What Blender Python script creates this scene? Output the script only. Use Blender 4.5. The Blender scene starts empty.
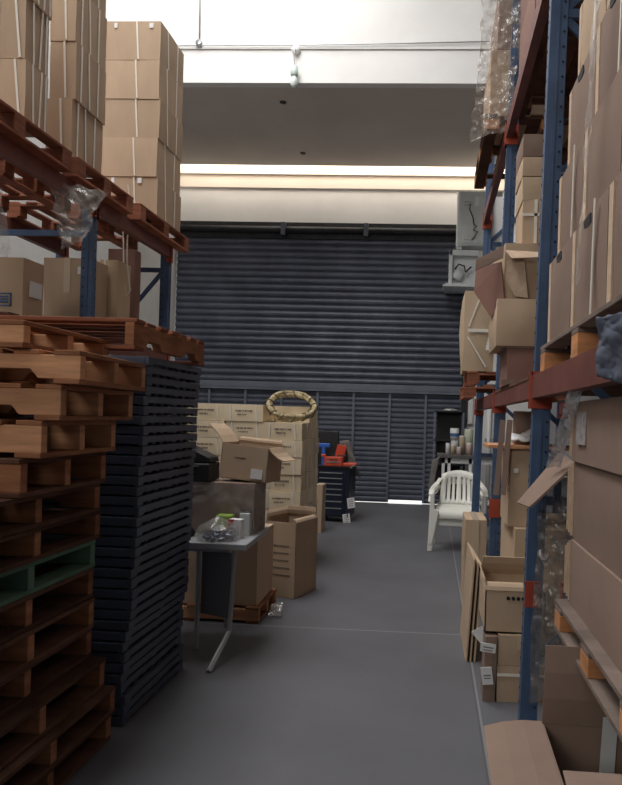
import bpy, math, random
from mathutils import Vector, Matrix, noise
random.seed(7)
R = math.radians
S = bpy.context.scene
COL = S.collection

# ---------------------------------------------------------------- camera, world, lights, exposure
F, PCX, PCY = 680.0, 395.2, 418.9          # focal length and principal point of the 622x785 frame
YAW, ROLL, EYE = R(3.1), 0.030, 1.55
fwd = Vector((-math.sin(YAW), math.cos(YAW), 0))
r0 = Vector((math.cos(YAW), math.sin(YAW), 0))
u0 = Vector((0, 0, 1))
rt = r0 * math.cos(ROLL) + u0 * math.sin(ROLL)
up = u0 * math.cos(ROLL) - r0 * math.sin(ROLL)
CAMP = Vector((0, 0, EYE))
cd = bpy.data.cameras.new('camera'); cam = bpy.data.objects.new('camera', cd); COL.objects.link(cam)
cd.sensor_fit = 'HORIZONTAL'; cd.sensor_width = 36; cd.lens = F / 622 * 36
cd.shift_x = (311 - PCX) / 622; cd.shift_y = (PCY - 392.5) / 622
cd.clip_start = 0.05
m3 = Matrix((rt, up, -fwd)).transposed()
cam.matrix_world = Matrix.Translation(CAMP) @ m3.to_4x4()
S.camera = cam
w = bpy.data.worlds.new('world'); S.world = w; w.use_nodes = True
w.node_tree.nodes['Background'].inputs[0].default_value = (0.75, 0.85, 1, 1)
w.node_tree.nodes['Background'].inputs[1].default_value = 1.0

def area(name, loc, rot, sx, sy, e, col):
    l = bpy.data.lights.new(name, 'AREA'); l.shape = 'RECTANGLE'; l.size = sx; l.size_y = sy
    l.energy = e; l.color = col
    o = bpy.data.objects.new(name, l); COL.objects.link(o); o.location = loc; o.rotation_euler = rot
    return o
sun = bpy.data.lights.new('sun', 'SUN'); sun.energy = 6; sun.angle = R(1); sun.color = (1, .95, .85)
so = bpy.data.objects.new('sun', sun); COL.objects.link(so); so.rotation_euler = (R(-52), 0, R(8))
area('skylight_daylight', (-2.7, 4.3, 8.9), (0, 0, 0), 2.6, 8.0, 600, (1, .98, .96))
area('rear_fill_light', (-3.1, -5.6, 4.3), (R(86), 0, R(-6)), 2.0, 2.2, 135, (1, .95, .88))  # fill light added behind the camera; no door is built there
area('slot_daylight', (-1.9, 12.27, 6.34), (R(4), 0, 0), 7.0, .30, 55, (1, .91, .80))
vs = S.view_settings
vs.view_transform = 'Standard'; vs.look = 'None'; vs.gamma = 1; vs.use_curve_mapping = False
vs.exposure = 0.0

# ---------------------------------------------------------------- helpers
def ray(px, py):
    return (rt * (px - PCX) + up * (PCY - py) + fwd * F)
def PY(px, py, Y): d = ray(px, py); return CAMP + d * (Y / d.y)
def PX(px, py, X): d = ray(px, py); return CAMP + d * (X / d.x)
def PZ(px, py, Z): d = ray(px, py); return CAMP + d * ((Z - EYE) / d.z)
def V(*a): return Vector(a)

class MB:
    def __init__(s): s.v = []; s.f = []; s.split = None
    def add(s, vs_, fs):
        n = len(s.v); s.v += [tuple(p) for p in vs_]; s.f += [tuple(i + n for i in f) for f in fs]; return s
    def box(s, x0, x1, y0, y1, z0, z1, M=None):
        p = [V(x, y, z) for z in (z0, z1) for y in (y0, y1) for x in (x0, x1)]
        if M is not None: p = [M @ q for q in p]
        return s.add(p, [(0, 2, 3, 1), (4, 5, 7, 6), (0, 1, 5, 4), (2, 6, 7, 3), (0, 4, 6, 2), (1, 3, 7, 5)])
    def bar(s, a, b, wd, th, upv=V(0, 0, 1)):
        a = V(*a); b = V(*b); d = (b - a).normalized(); sd = d.cross(upv)
        if sd.length < 1e-4: sd = d.cross(V(1, 0, 0))
        sd.normalize(); n = sd.cross(d)
        p = [c + sd * (sx * wd / 2) + n * (sn * th / 2) for c in (a, b) for sn in (-1, 1) for sx in (-1, 1)]
        return s.add(p, [(0, 1, 3, 2), (4, 6, 7, 5), (0, 4, 5, 1), (2, 3, 7, 6), (0, 2, 6, 4), (1, 5, 7, 3)])
    def tube(s, pts, r, n=8, closed=False):
        pts = [V(*p) for p in pts]; k = len(pts); vs_ = []; fs = []
        for i, p in enumerate(pts):
            a = pts[(i - 1) % k] if (i > 0 or closed) else p
            b = pts[(i + 1) % k] if (i < k - 1 or closed) else p
            d = (b - a).normalized(); q = d.cross(V(.13, .31, .94)).normalized(); t = d.cross(q)
            rr = r[i] if isinstance(r, (list, tuple)) else r
            vs_ += [p + (q * math.cos(2 * math.pi * j / n) + t * math.sin(2 * math.pi * j / n)) * rr for j in range(n)]
        for i in range(k if closed else k - 1):
            for j in range(n):
                i2 = (i + 1) % k
                fs.append((i * n + j, i * n + (j + 1) % n, i2 * n + (j + 1) % n, i2 * n + j))
        if not closed: fs += [tuple(range(n - 1, -1, -1)), tuple((k - 1) * n + j for j in range(n))]
        return s.add(vs_, fs)
    def lathe(s, prof, n=16, c=(0, 0, 0), M=None):
        vs_ = []; fs = []; c = V(*c)
        for (r, z) in prof:
            for j in range(n):
                p = V(r * math.cos(2 * math.pi * j / n), r * math.sin(2 * math.pi * j / n), z)
                if M is not None: p = M @ p
                vs_.append(p + c)
        for i in range(len(prof) - 1):
            for j in range(n): fs.append((i * n + j, i * n + (j + 1) % n, (i + 1) * n + (j + 1) % n, (i + 1) * n + j))
        fs += [tuple(range(n - 1, -1, -1)), tuple((len(prof) - 1) * n + j for j in range(n))]
        return s.add(vs_, fs)
    def prism(s, poly, a, b, plane='xz'):
        # polygon in a plane extruded along the remaining axis from a to b
        n = len(poly)
        def mk(p, t): return V(p[0], t, p[1]) if plane == 'xz' else (V(t, p[0], p[1]) if plane == 'yz' else V(p[0], p[1], t))
        vs_ = [mk(p, a) for p in poly] + [mk(p, b) for p in poly]
        fs = [tuple(range(n)), tuple(range(2 * n - 1, n - 1, -1))] + [(i, i + n, (i + 1) % n + n, (i + 1) % n) for i in range(n)]
        return s.add(vs_, fs)
    def build(s, name, mat, parent=None, smooth=False, bevel=0):
        me = bpy.data.meshes.new(name); me.from_pydata(s.v, [], s.f); me.validate(); me.update()
        if mat: me.materials.append(mat)
        if s.split:
            me.materials.append(s.split[1])
            for p in me.polygons:
                if p.index >= s.split[0]: p.material_index = 1
        import bmesh
        bm = bmesh.new(); bm.from_mesh(me); bmesh.ops.recalc_face_normals(bm, faces=bm.faces); bm.to_mesh(me); bm.free()
        if smooth:
            for p in me.polygons: p.use_smooth = True
        o = bpy.data.objects.new(name, me); COL.objects.link(o)
        if parent: o.parent = parent
        if bevel:
            b = o.modifiers.new('bevel', 'BEVEL'); b.width = bevel; b.segments = 2; b.limit_method = 'ANGLE'
        return o
def tag(o, label, cat, group=None):
    o['label'] = label; o['category'] = cat
    if group: o['group'] = group
    return o
def thing(name, label, cat, loc=(0, 0, 0), rz=0, group=None):
    o = bpy.data.objects.new(name, None); COL.objects.link(o); o.location = loc; o.rotation_euler = (0, 0, rz)
    o.empty_display_size = .1
    return tag(o, label, cat, group)
def struct(o): o['kind'] = 'structure'; return o
def copy_tree(o, parent=None):
    c = o.copy(); COL.objects.link(c); c.parent = parent
    for ch in list(o.children): copy_tree(ch, c)
    return c
ONES = ['zeroth', 'first', 'second', 'third', 'fourth', 'fifth', 'sixth', 'seventh', 'eighth', 'ninth', 'tenth', 'eleventh', 'twelfth',
        'thirteenth', 'fourteenth', 'fifteenth', 'sixteenth', 'seventeenth', 'eighteenth', 'nineteenth']
def ordw(n):
    if n < 20: return ONES[n]
    t, u = divmod(n, 10); tens = {2: 'twent', 3: 'thirt', 4: 'fort'}[t]
    return tens + 'ieth' if u == 0 else tens + 'y-' + ONES[u]

# ---------------------------------------------------------------- materials
def mat(name, col, rough=.7, metal=0, var=.0, scale=6, stretch=(1, 1, 1), bump=0, objvar=0, spec=.5, dark=None):
    m = bpy.data.materials.new(name); m.use_nodes = True; nt = m.node_tree; b = nt.nodes['Principled BSDF']
    b.inputs['Base Color'].default_value = (*col, 1); b.inputs['Roughness'].default_value = rough
    b.inputs['Metallic'].default_value = metal; b.inputs['Specular IOR Level'].default_value = spec
    if var or bump or objvar:
        tc = nt.nodes.new('ShaderNodeTexCoord'); mp = nt.nodes.new('ShaderNodeMapping'); mp.inputs['Scale'].default_value = stretch
        oi = nt.nodes.new('ShaderNodeObjectInfo')
        nt.links.new(tc.outputs['Object'], mp.inputs[0])
        ad = nt.nodes.new('ShaderNodeVectorMath'); ad.operation = 'ADD'
        sc = nt.nodes.new('ShaderNodeVectorMath'); sc.operation = 'SCALE'; sc.inputs['Scale'].default_value = 37
        cx = nt.nodes.new('ShaderNodeCombineXYZ')
        for i in range(3): nt.links.new(oi.outputs['Random'], cx.inputs[i])
        nt.links.new(cx.outputs[0], sc.inputs[0]); nt.links.new(mp.outputs[0], ad.inputs[0]); nt.links.new(sc.outputs[0], ad.inputs[1])
        nz = nt.nodes.new('ShaderNodeTexNoise'); nz.inputs['Scale'].default_value = scale; nz.inputs['Detail'].default_value = 6
        nz.inputs['Roughness'].default_value = .6
        nt.links.new(ad.outputs[0], nz.inputs['Vector'])
        rp = nt.nodes.new('ShaderNodeValToRGB')
        d = dark or tuple(c * (1 - var) for c in col); l = tuple(min(1, c * (1 + var)) for c in col)
        rp.color_ramp.elements[0].position = .3; rp.color_ramp.elements[0].color = (*d, 1)
        rp.color_ramp.elements[1].position = .7; rp.color_ramp.elements[1].color = (*l, 1)
        nt.links.new(nz.outputs['Fac'], rp.inputs[0])
        last = rp.outputs[0]
        if objvar:
            hs = nt.nodes.new('ShaderNodeHueSaturation')
            mr = nt.nodes.new('ShaderNodeMapRange'); mr.inputs[3].default_value = 1 - objvar; mr.inputs[4].default_value = 1 + objvar
            nt.links.new(oi.outputs['Random'], mr.inputs[0]); nt.links.new(mr.outputs[0], hs.inputs['Value'])
            nt.links.new(last, hs.inputs['Color']); last = hs.outputs[0]
        nt.links.new(last, b.inputs['Base Color'])
        if bump:
            bp = nt.nodes.new('ShaderNodeBump'); bp.inputs['Strength'].default_value = bump; bp.inputs['Distance'].default_value = .02
            nt.links.new(nz.outputs['Fac'], bp.inputs['Height']); nt.links.new(bp.outputs[0], b.inputs['Normal'])
    return m
M = dict(
    plaster=mat('white_plaster', (.80, .79, .77), .9, var=.05, scale=1.2),
    plaster2=mat('cream_plaster', (.80, .72, .63), .9, var=.04, scale=1.2),
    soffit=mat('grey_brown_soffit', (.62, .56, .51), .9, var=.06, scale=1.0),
    wallgrey=mat('painted_grey_wall', (.30, .30, .31), .9, var=.06, scale=1.5),
    ceil=mat('roof_sheet', (.25, .25, .25), .9), wallpale=mat('pale_wall', (.52, .52, .51), .9, var=.04), walldark=mat('dark_wall', (.10, .10, .10), .9),
    slat=mat('slate_shutter', (.095, .104, .138), .45, .3, var=.25, scale=2.5, stretch=(1, 1, .6)),
    slatframe=mat('slate_frame', (.16, .175, .22), .5, .3, var=.15, scale=3),
    black=mat('black_plastic', (.012, .012, .014), .5),
    soot=mat('sooty_steel', (.03, .03, .034), .6, .4, var=.4, scale=8),
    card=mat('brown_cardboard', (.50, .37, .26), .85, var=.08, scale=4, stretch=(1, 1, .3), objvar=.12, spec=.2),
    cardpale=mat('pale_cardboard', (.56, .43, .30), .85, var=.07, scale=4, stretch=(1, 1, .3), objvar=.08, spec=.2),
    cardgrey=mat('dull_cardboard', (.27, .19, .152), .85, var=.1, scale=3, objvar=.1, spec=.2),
    cardedge=mat('torn_cardboard_edge', (.58, .43, .31), .9, var=.15, scale=20),
    carddark=mat('maroon_cardboard', (.22, .115, .09), .8, var=.1, scale=4, objvar=.1),
    cream=mat('cream_cardboard', (.76, .64, .46), .85, var=.06, scale=5, objvar=.08, spec=.2),
    wood=mat('pallet_wood', (.30, .135, .07), .85, var=.38, scale=5, stretch=(.6, 1, 5), objvar=.3, spec=.2, bump=.15),
    woodpale=mat('fresh_pallet_wood', (.55, .29, .16), .85, var=.25, scale=5, stretch=(.6, 1, 5), objvar=.2, spec=.2, bump=.15),
    wooddark=mat('dark_shaded_pallet_wood', (.115, .058, .038), .9, var=.35, scale=5, stretch=(.6, 1, 5), objvar=.3, spec=.2, bump=.15),  # dark tone also puts shade into the colour of low pallets
    woodgrey=mat('grey_brown_pallet_wood', (.22, .17, .145), .9, var=.3, scale=5, stretch=(.6, 1, 5), objvar=.15, spec=.2),
    woodorange=mat('orange_toned_wood', (.52, .24, .11), .85, var=.25, scale=5, stretch=(.6, 1, 5), objvar=.15, spec=.2),
    woodgreen=mat('green_painted_wood', (.10, .19, .13), .85, var=.3, scale=5, objvar=.1),
    woodred=mat('reddish_pallet_wood', (.27, .105, .062), .85, var=.35, scale=5, stretch=(.6, 1, 5), objvar=.25, spec=.2, bump=.15),
    plast=mat('charcoal_plastic', (.062, .078, .118), .5, var=.12, scale=3, objvar=.18),
    blue=mat('blue_rack_steel', (.06, .105, .20), .5, .1, var=.2, scale=6),
    orange=mat('orange_rack_steel', (.40, .065, .032), .5, .1, var=.2, scale=6),
    beam=mat('rust_red_beam', (.17, .055, .044), .55, .1, var=.25, scale=5),
    hole=mat('punched_hole', (.01, .01, .015), .8),
    steel=mat('galvanised_steel', (.45, .46, .47), .4, .7, var=.15, scale=8),
    white=mat('white_paint', (.78, .79, .79), .5),
    chair=mat('white_chair_plastic', (.80, .80, .74), .35),
    acwhite=mat('grey_white_enamel', (.60, .63, .63), .45, var=.05, scale=3),
    tape=mat('clear_packing_tape', (.55, .44, .32), .25),
    strap=mat('white_strapping', (.80, .76, .68), .5),
    paper=mat('white_paper', (.80, .80, .80), .7, var=.05, scale=20),
    ink=mat('faded_ink', (.15, .12, .10), .8),
    blueink=mat('blue_ink', (.06, .13, .30), .8),
    tabletop=mat('grey_table_laminate', (.34, .35, .37), .5, var=.1, scale=6),
    tableleg=mat('grey_steel_tube', (.36, .38, .40), .45, .3),
    navy=mat('navy_steel', (.018, .022, .045), .4, .3),
    red=mat('red_plastic', (.62, .08, .04), .4, var=.1, scale=8),
    bluep=mat('blue_plastic', (.03, .12, .5), .4),
    green=mat('green_plastic', (.25, .38, .06), .5),
    cloth=mat('blue_grey_cloth', (.10, .115, .16), .9, var=.2, scale=10),
    jacket=mat('grey_fabric', (.17, .16, .15), .9, var=.2, scale=10),
    coil=mat('straw_hose', (.42, .34, .20), .8, var=.5, scale=16, dark=(.13, .11, .06)),
    tie=mat('dark_olive_tie', (.12, .10, .055), .8),
    glass=mat('milky_bulb', (.75, .83, .80), .15),
)
def film_mat(name, alpha, col, rough=.12):
    m = bpy.data.materials.new(name); m.use_nodes = True; nt = m.node_tree; nt.nodes.clear()
    o = nt.nodes.new('ShaderNodeOutputMaterial'); mx = nt.nodes.new('ShaderNodeMixShader'); t = nt.nodes.new('ShaderNodeBsdfTransparent')
    g = nt.nodes.new('ShaderNodeBsdfPrincipled'); g.inputs['Base Color'].default_value = (*col, 1); g.inputs['Roughness'].default_value = rough
    g.inputs['Specular IOR Level'].default_value = .8
    nz = nt.nodes.new('ShaderNodeTexNoise'); nz.inputs['Scale'].default_value = 14; nz.inputs['Detail'].default_value = 5
    mr = nt.nodes.new('ShaderNodeMapRange'); mr.inputs[1].default_value = .35; mr.inputs[2].default_value = .7
    mr.inputs[3].default_value = alpha * .5; mr.inputs[4].default_value = min(1, alpha * 1.7)
    tc = nt.nodes.new('ShaderNodeTexCoord')
    nt.links.new(tc.outputs['Object'], nz.inputs['Vector'])
    nt.links.new(nz.outputs['Fac'], mr.inputs[0]); nt.links.new(mr.outputs[0], mx.inputs[0])
    nt.links.new(t.outputs[0], mx.inputs[1]); nt.links.new(g.outputs[0], mx.inputs[2]); nt.links.new(mx.outputs[0], o.inputs[0])
    return m
M['film'] = film_mat('clear_film', .30, (.55, .53, .50))
M['filmhi'] = film_mat('crinkled_film', .36, (.46, .41, .36))
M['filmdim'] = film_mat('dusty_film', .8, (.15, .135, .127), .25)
M['silver'] = film_mat('silvery_film', .75, (.62, .62, .64), .1)
M['silver'].node_tree.nodes['Principled BSDF'].inputs['Metallic'].default_value = .5
M['wrap'] = film_mat('stretch_wrap', .22, (.5, .48, .46), .2)
def floor_mat():
    m = mat('grey_concrete', (.112, .114, .127), .6, var=.14, scale=1.1)
    nt = m.node_tree; b = nt.nodes['Principled BSDF']
    src = b.inputs['Base Color'].links[0].from_socket
    tc = nt.nodes.new('ShaderNodeTexCoord'); sp = nt.nodes.new('ShaderNodeSeparateXYZ'); nt.links.new(tc.outputs['Object'], sp.inputs[0])
    wob = nt.nodes.new('ShaderNodeTexNoise'); wob.inputs['Scale'].default_value = .8
    nt.links.new(tc.outputs['Object'], wob.inputs['Vector'])
    def line(axis, pos, wd, wobble=0):
        a = nt.nodes.new('ShaderNodeMath'); a.operation = 'SUBTRACT'; nt.links.new(sp.outputs[axis], a.inputs[0]); a.inputs[1].default_value = pos
        out = a.outputs[0]
        c = nt.nodes.new('ShaderNodeMath'); c.operation = 'ABSOLUTE'; nt.links.new(out, c.inputs[0])
        d = nt.nodes.new('ShaderNodeMath'); d.operation = 'LESS_THAN'; nt.links.new(c.outputs[0], d.inputs[0]); d.inputs[1].default_value = wd
        return d.outputs[0]
    for ax, pos, wd, colr in (('Y', 4.95, .008, (.29, .29, .30)), ('X', .288, .006, (.08, .08, .085)), ('X', .300, .006, (.30, .30, .31))):
        mx = nt.nodes.new('ShaderNodeMix'); mx.data_type = 'RGBA'; mx.inputs[7].default_value = (*colr, 1)
        mm = nt.nodes.new('ShaderNodeMath'); mm.operation = 'MULTIPLY'; mm.inputs[1].default_value = .6
        nt.links.new(line(ax, pos, wd), mm.inputs[0]); nt.links.new(mm.outputs[0], mx.inputs[0])
        nt.links.new(src, mx.inputs[6]); src = mx.outputs[2]
    nt.links.new(src, b.inputs['Base Color'])
    return m
M['floor'] = floor_mat()
def emis(name, col, st):
    m = bpy.data.materials.new(name); m.use_nodes = True; nt = m.node_tree; nt.nodes.clear()
    o = nt.nodes.new('ShaderNodeOutputMaterial'); e = nt.nodes.new('ShaderNodeEmission'); e.inputs[0].default_value = (*col, 1); e.inputs[1].default_value = st
    nt.links.new(e.outputs[0], o.inputs[0]); return m
M['pane'] = emis('daylit_glazing', (1, .93, .80), 2.6)

# ---------------------------------------------------------------- structure
YBM = 9.08
XL, XR, YB, YF, ZC = -4.87, 1.9, 12.5, -6.0, 9.0
struct(MB().box(XL - .2, XR + .2, YF - .2, YB + .15, -.2, 0).build('floor', M['floor']))
struct(MB().box(XL - 3, XR + 3, YB + .16, YB + 8, -.25, -.02).build('ground', mat('yard_concrete', (.6, .58, .54), .9)))
struct(MB().box(XL - .2, XL, YF, YB + .2, 0, ZC).build('wall_left', M['wallpale']))
struct(MB().box(XR, XR + .2, YF, YB + .2, 0, ZC).build('wall_right', M['wallgrey']))
struct(MB().box(XL - .2, XR + .2, YF - .2, YF, 0, ZC).build('wall_front', M['walldark']))
struct(MB().box(XL - .2, XR + .2, YF - .2, YBM + .4, ZC, ZC + .2).build('ceiling', M['ceil']))
ZS, ZT, ZL, ZW = 6.05, 5.13, 5.77, 6.05      # soffit, shutter top, ledge line, wall top
wb = MB(); wb.box(XL, XR, YB, YB + .2, ZT, ZL); wb.box(.62, XR, YB, YB + .2, 0, ZT); wb.box(XL, XL + .01, YB, YB + .2, 0, ZT)
struct(wb.build('wall_back', M['plaster']))
struct(MB().box(XL, XR, YB - .03, YB + .2, ZL, ZW - .04).box(XL, XR, YB - .07, YB + .2, ZW - .04, ZW).build('trim_1', M['plaster2']))  # top lip is added to shade the band below the bright strip
YS = 12.10
struct(MB().box(XL, XR, YB, YB + .2, ZW, ZS + .45).build('wall_back_upper', M['plaster2']))
struct(MB().box(XL, XR, YS, YB, ZS + .32, ZS + .34).build('window_1', M['pane']))
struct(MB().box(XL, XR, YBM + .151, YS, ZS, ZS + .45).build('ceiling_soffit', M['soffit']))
struct(MB().box(XL, XR, YBM + .02, YBM + .15, ZS, ZS + .44).build('trim_2', M['plaster']))
struct(MB().box(XL, XR, YBM, YBM + .4, ZS + .45, ZC + .1).build('trim_3', M['plaster']))

# roller door: curtain, roller tube, framed slatted leaves
door = struct(bpy.data.objects.new('door_1', None)); COL.objects.link(door); door.location = (0, YB, 0)
XD0, XD1 = XL + .02, .60
def corrugated(x0, x1, z0, z1, pitch, dep, y):
    n = max(1, round((z1 - z0) / pitch)); p = (z1 - z0) / n; prof = []
    for i in range(n):
        z = z0 + i * p
        for t, d in ((0, 0), (.10, -.25), (.30, -.85), (.55, -1), (.8, -.8), (.93, -.25)):
            prof.append((y + d * dep, z + t * p))
    prof.append((y, z1))
    b = MB(); v = []
    for (yy, z) in prof: v += [V(x0, yy, z), V(x1, yy, z)]
    b.add(v, [(2 * i, 2 * i + 1, 2 * i + 3, 2 * i + 2) for i in range(len(prof) - 1)])
    b.box(x0, x1, y + .01, y + .02, z0, z1)
    return b
corrugated(XD0, XD1, 2.16, ZT - .28, .120, .035, .02).build('shutter_curtain', M['slat'], door)
MB().box(XD0, XD1, -.04, .05, ZT - .30, ZT + .0).build('shutter_housing', M['soot'], door)
MB().tube([(XD0, -.09, ZT - .15), (XD1, -.09, ZT - .15)], .06, 14).build('roller_tube', M['soot'], door, True)
for px in (285, 367):
    x = PY(px, 226, YB).x
    MB().box(x - .04, x + .04, -.17, -.03, ZT - .26, ZT - .03).build('roller_bracket', M['slat'], door)
MB().box(XD0, XD1, -.10, .03, 2.02, 2.17).box(XD0, XD1, -.11, -.09, 2.07, 2.10).build('bottom_rail', M['slatframe'], door)
MB().box(XD1 - .08, XD1 + .02, -.12, .05, 0, ZT).build('guide_rail', M['soot'], door)
xs = [PY(462 - 36 * k, 400, YB).x for k in range(9)][::-1]
xs = [XD0] + [x for x in xs if x > XD0 + .1]
for i in range(len(xs)):
    MB().box(xs[i] - .022, xs[i] + .022, -.055, .01, .02, 2.03).build('mullion', M['slatframe'], door)
    a = xs[i]; b = xs[i + 1] if i + 1 < len(xs) else XD1
    if b - a < .1: continue
    gap = {0: .01}.get(i, .012)
    if abs((a + b) / 2 - PY(410, 480, YB).x) < .3: gap = .06
    corrugated(a, b, gap, 2.03, .092, .018, .0).build('slatted_leaf', M['slat'], door)

# conduit along the beam, hanging bulb, soffit anchors
ya = YBM - .01
cp = [PY(x, y, ya - .015) for x, y in ((150, 46.5), (197, 45.5), (297, 45), (400, 43.5), (490, 41.5))]
c = MB().tube(cp, .008, 6)
c.tube([PY(200, -60, ya - .015), PY(199.5, 45, ya - .015)], .012, 6)
con = tag(c.build('electrical_conduit', M['steel'], None, True), 'thin grey electrical conduit running along white ceiling beam with upright branch', 'conduit')
p = PY(199, 43, ya - .02)
MB().lathe([(.0, -.03), (.045, -.03), (.045, .02), (0, .02)], 12, p, Matrix.Rotation(R(90), 3, 'X')).build('junction_box', M['steel'], con, True)
p = PY(296, 50, YBM - .01)
hb = thing('hanging_bulb', 'white bulb hanging by its socket from the ceiling beam edge', 'light bulb', p)
MB().lathe([(.0, -.0), (.06, .0), (.055, .03), (.02, .05), (0, .05)], 14, (0, 0, 0), Matrix.Rotation(R(90), 3, 'X')).build('ceiling_rose', M['white'], hb, True)
q = PY(294, 88, YBM - .06) - p
MB().tube([(0, -.05, 0), (-.01, -.06, -.1), (q.x, -.06, q.z + .28)], .006, 6).build('cord', M['steel'], hb)
MB().lathe([(.0, .29), (.05, .28), (.055, .17), (.04, .15), (0, .15)], 14, (q.x, -.06, q.z)).build('socket', mat('pale_green_plastic', (.55, .66, .62), .4), hb, True)
MB().lathe([(.03, .15), (.05, .1), (.048, .04), (.02, .0), (0, 0)], 14, (q.x, -.06, q.z)).build('bulb', M['glass'], hb, True)
for px, py, l in ((283, 102, 'small dark anchor in the grey soffit nearer the white beam'), (303, 153, 'small dark anchor in the grey soffit nearer the bright strip')):
    p = PZ(px, py, ZS)
    tag(MB().lathe([(0, 0), (.05, 0), (.045, -.012), (0, -.012)], 12, p).build('soffit_anchor', M['soot']), l, 'anchor')

# ---------------------------------------------------------------- builders
def solid_carton_mesh(w_, d_, h_, bulge=.006, seed=0):
    nx, ny, nz = 4, 4, 4; b = MB(); rnd = random.Random(seed)
    ph = V(rnd.random() * 50, rnd.random() * 50, rnd.random() * 50)
    def pt(i, j, k):
        x, y, z = i / nx - .5, j / ny - .5, k / nz
        p = V(x * w_, y * d_, z * h_)
        ex, ey, ez = math.cos(x * math.pi), math.cos(y * math.pi), math.sin(z * math.pi)
        p.x += (1 if x > 0 else -1) * (abs(x) == .5) * ey * ez * bulge
        p.y += (1 if y > 0 else -1) * (abs(y) == .5) * ex * ez * bulge
        q = noise.noise_vector(p * 3 + ph) * .006
        return p + V(q.x, q.y, 0 if k in (0, nz) else q.z)
    idx = {}; v = []; f = []
    def gi(i, j, k):
        if (i, j, k) not in idx: idx[(i, j, k)] = len(v); v.append(pt(i, j, k))
        return idx[(i, j, k)]
    for a in range(4):
        for c_ in range(4):
            f += [(gi(a, 0, c_), gi(a + 1, 0, c_), gi(a + 1, 0, c_ + 1), gi(a, 0, c_ + 1)), (gi(a, ny, c_), gi(a, ny, c_ + 1), gi(a + 1, ny, c_ + 1), gi(a + 1, ny, c_)),
                  (gi(0, a, c_), gi(0, a, c_ + 1), gi(0, a + 1, c_ + 1), gi(0, a + 1, c_)), (gi(nx, a, c_), gi(nx, a + 1, c_), gi(nx, a + 1, c_ + 1), gi(nx, a, c_ + 1)),
                  (gi(a, c_, 0), gi(a, c_ + 1, 0), gi(a + 1, c_ + 1, 0), gi(a + 1, c_, 0)), (gi(a, c_, nz), gi(a + 1, c_, nz), gi(a + 1, c_ + 1, nz), gi(a, c_ + 1, nz))]
    b.add(v, f); return b
NSEED = [0]
def carton(label, x0, x1, y0, y1, z0, z1, rz=0, m='card', group=None, straps=(), sidestraps=(), tape=False, labels=(), text=(), flapline=True, name='cardboard_carton', cat='carton', bulge=.006, tiltx=0, tilty=0):
    """closed carton; straps = fractions across the front face, sidestraps = fractions along the aisle side ('L' or 'R' implied by x)"""
    NSEED[0] += 1
    w_, d_, h_ = x1 - x0, y1 - y0, z1 - z0
    o = solid_carton_mesh(w_, d_, h_, bulge, NSEED[0]).build(name, M[m], None, True)
    es = o.modifiers.new('edges', 'EDGE_SPLIT'); es.split_angle = R(40)
    o.location = ((x0 + x1) / 2, (y0 + y1) / 2, z0); o.rotation_euler = (tiltx, tilty, rz)
    tag(o, label, cat, group)
    e = bulge + .004
    sgn = 1 if (x0 + x1) / 2 < 0 else -1
    for fr, tl in [(s if isinstance(s, tuple) else (s, 0)) for s in straps]:
        x = (fr - .5) * w_
        MB().bar((x + tl, -d_ / 2 - e, .004), (x - tl, -d_ / 2 - e, h_ - .002), .014, .004, V(0, 1, 0)).build('strap', M['strap'], o)
    for fr, tl in [(s if isinstance(s, tuple) else (s, 0)) for s in sidestraps]:
        y = (fr - .5) * d_
        MB().bar((sgn * (w_ / 2 + e), y + tl, .004), (sgn * (w_ / 2 + e), y - tl, h_ - .002), .014, .004, V(1, 0, 0)).build('strap', M['strap'], o)
    if tape:
        MB().box(-.028, .028, -d_ / 2 - e, -d_ / 2 - e + .004, h_ * .55, h_).box(-.028, .028, -d_ / 2, d_ / 2, h_ + .0005, h_ + .0025).build('packing_tape', M['tape'], o)
    for (fx, fz, ww, hh) in labels:
        MB().box((fx - .5) * w_ - ww / 2, (fx - .5) * w_ + ww / 2, -d_ / 2 - e - .003, -d_ / 2 - e, fz * h_ - hh / 2, fz * h_ + hh / 2).build('shipping_label', M['paper'], o)
    if text:
        tb = MB(); rnd = random.Random(NSEED[0])
        for (fx, fz, ww, hh) in text:
            x = (fx - .5) * w_ - ww / 2; xe = x + ww
            while x < xe:
                l = hh * rnd.uniform(.35, .7)
                tb.box(x, x + l, -d_ / 2 - e - .001, -d_ / 2 - e, fz * h_ - hh / 2 * rnd.uniform(.7, 1), fz * h_ + hh / 2 * rnd.uniform(.7, 1)); x += l + hh * rnd.choice((.18, .18, .5))
        tb.build('printed_text', M['ink'], o)
    return o
def cpx(label, px0, px1, py0, py1, Y, dep, z0=None, z1=None, **k):
    pm = (py0 + py1) / 2; xm = (px0 + px1) / 2
    return carton(label, PY(px0, pm, Y).x, PY(px1, pm, Y).x, Y, Y + dep, PY(xm, py1, Y).z if z0 is None else z0, PY(xm, py0, Y).z if z1 is None else z1, **k)
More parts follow.
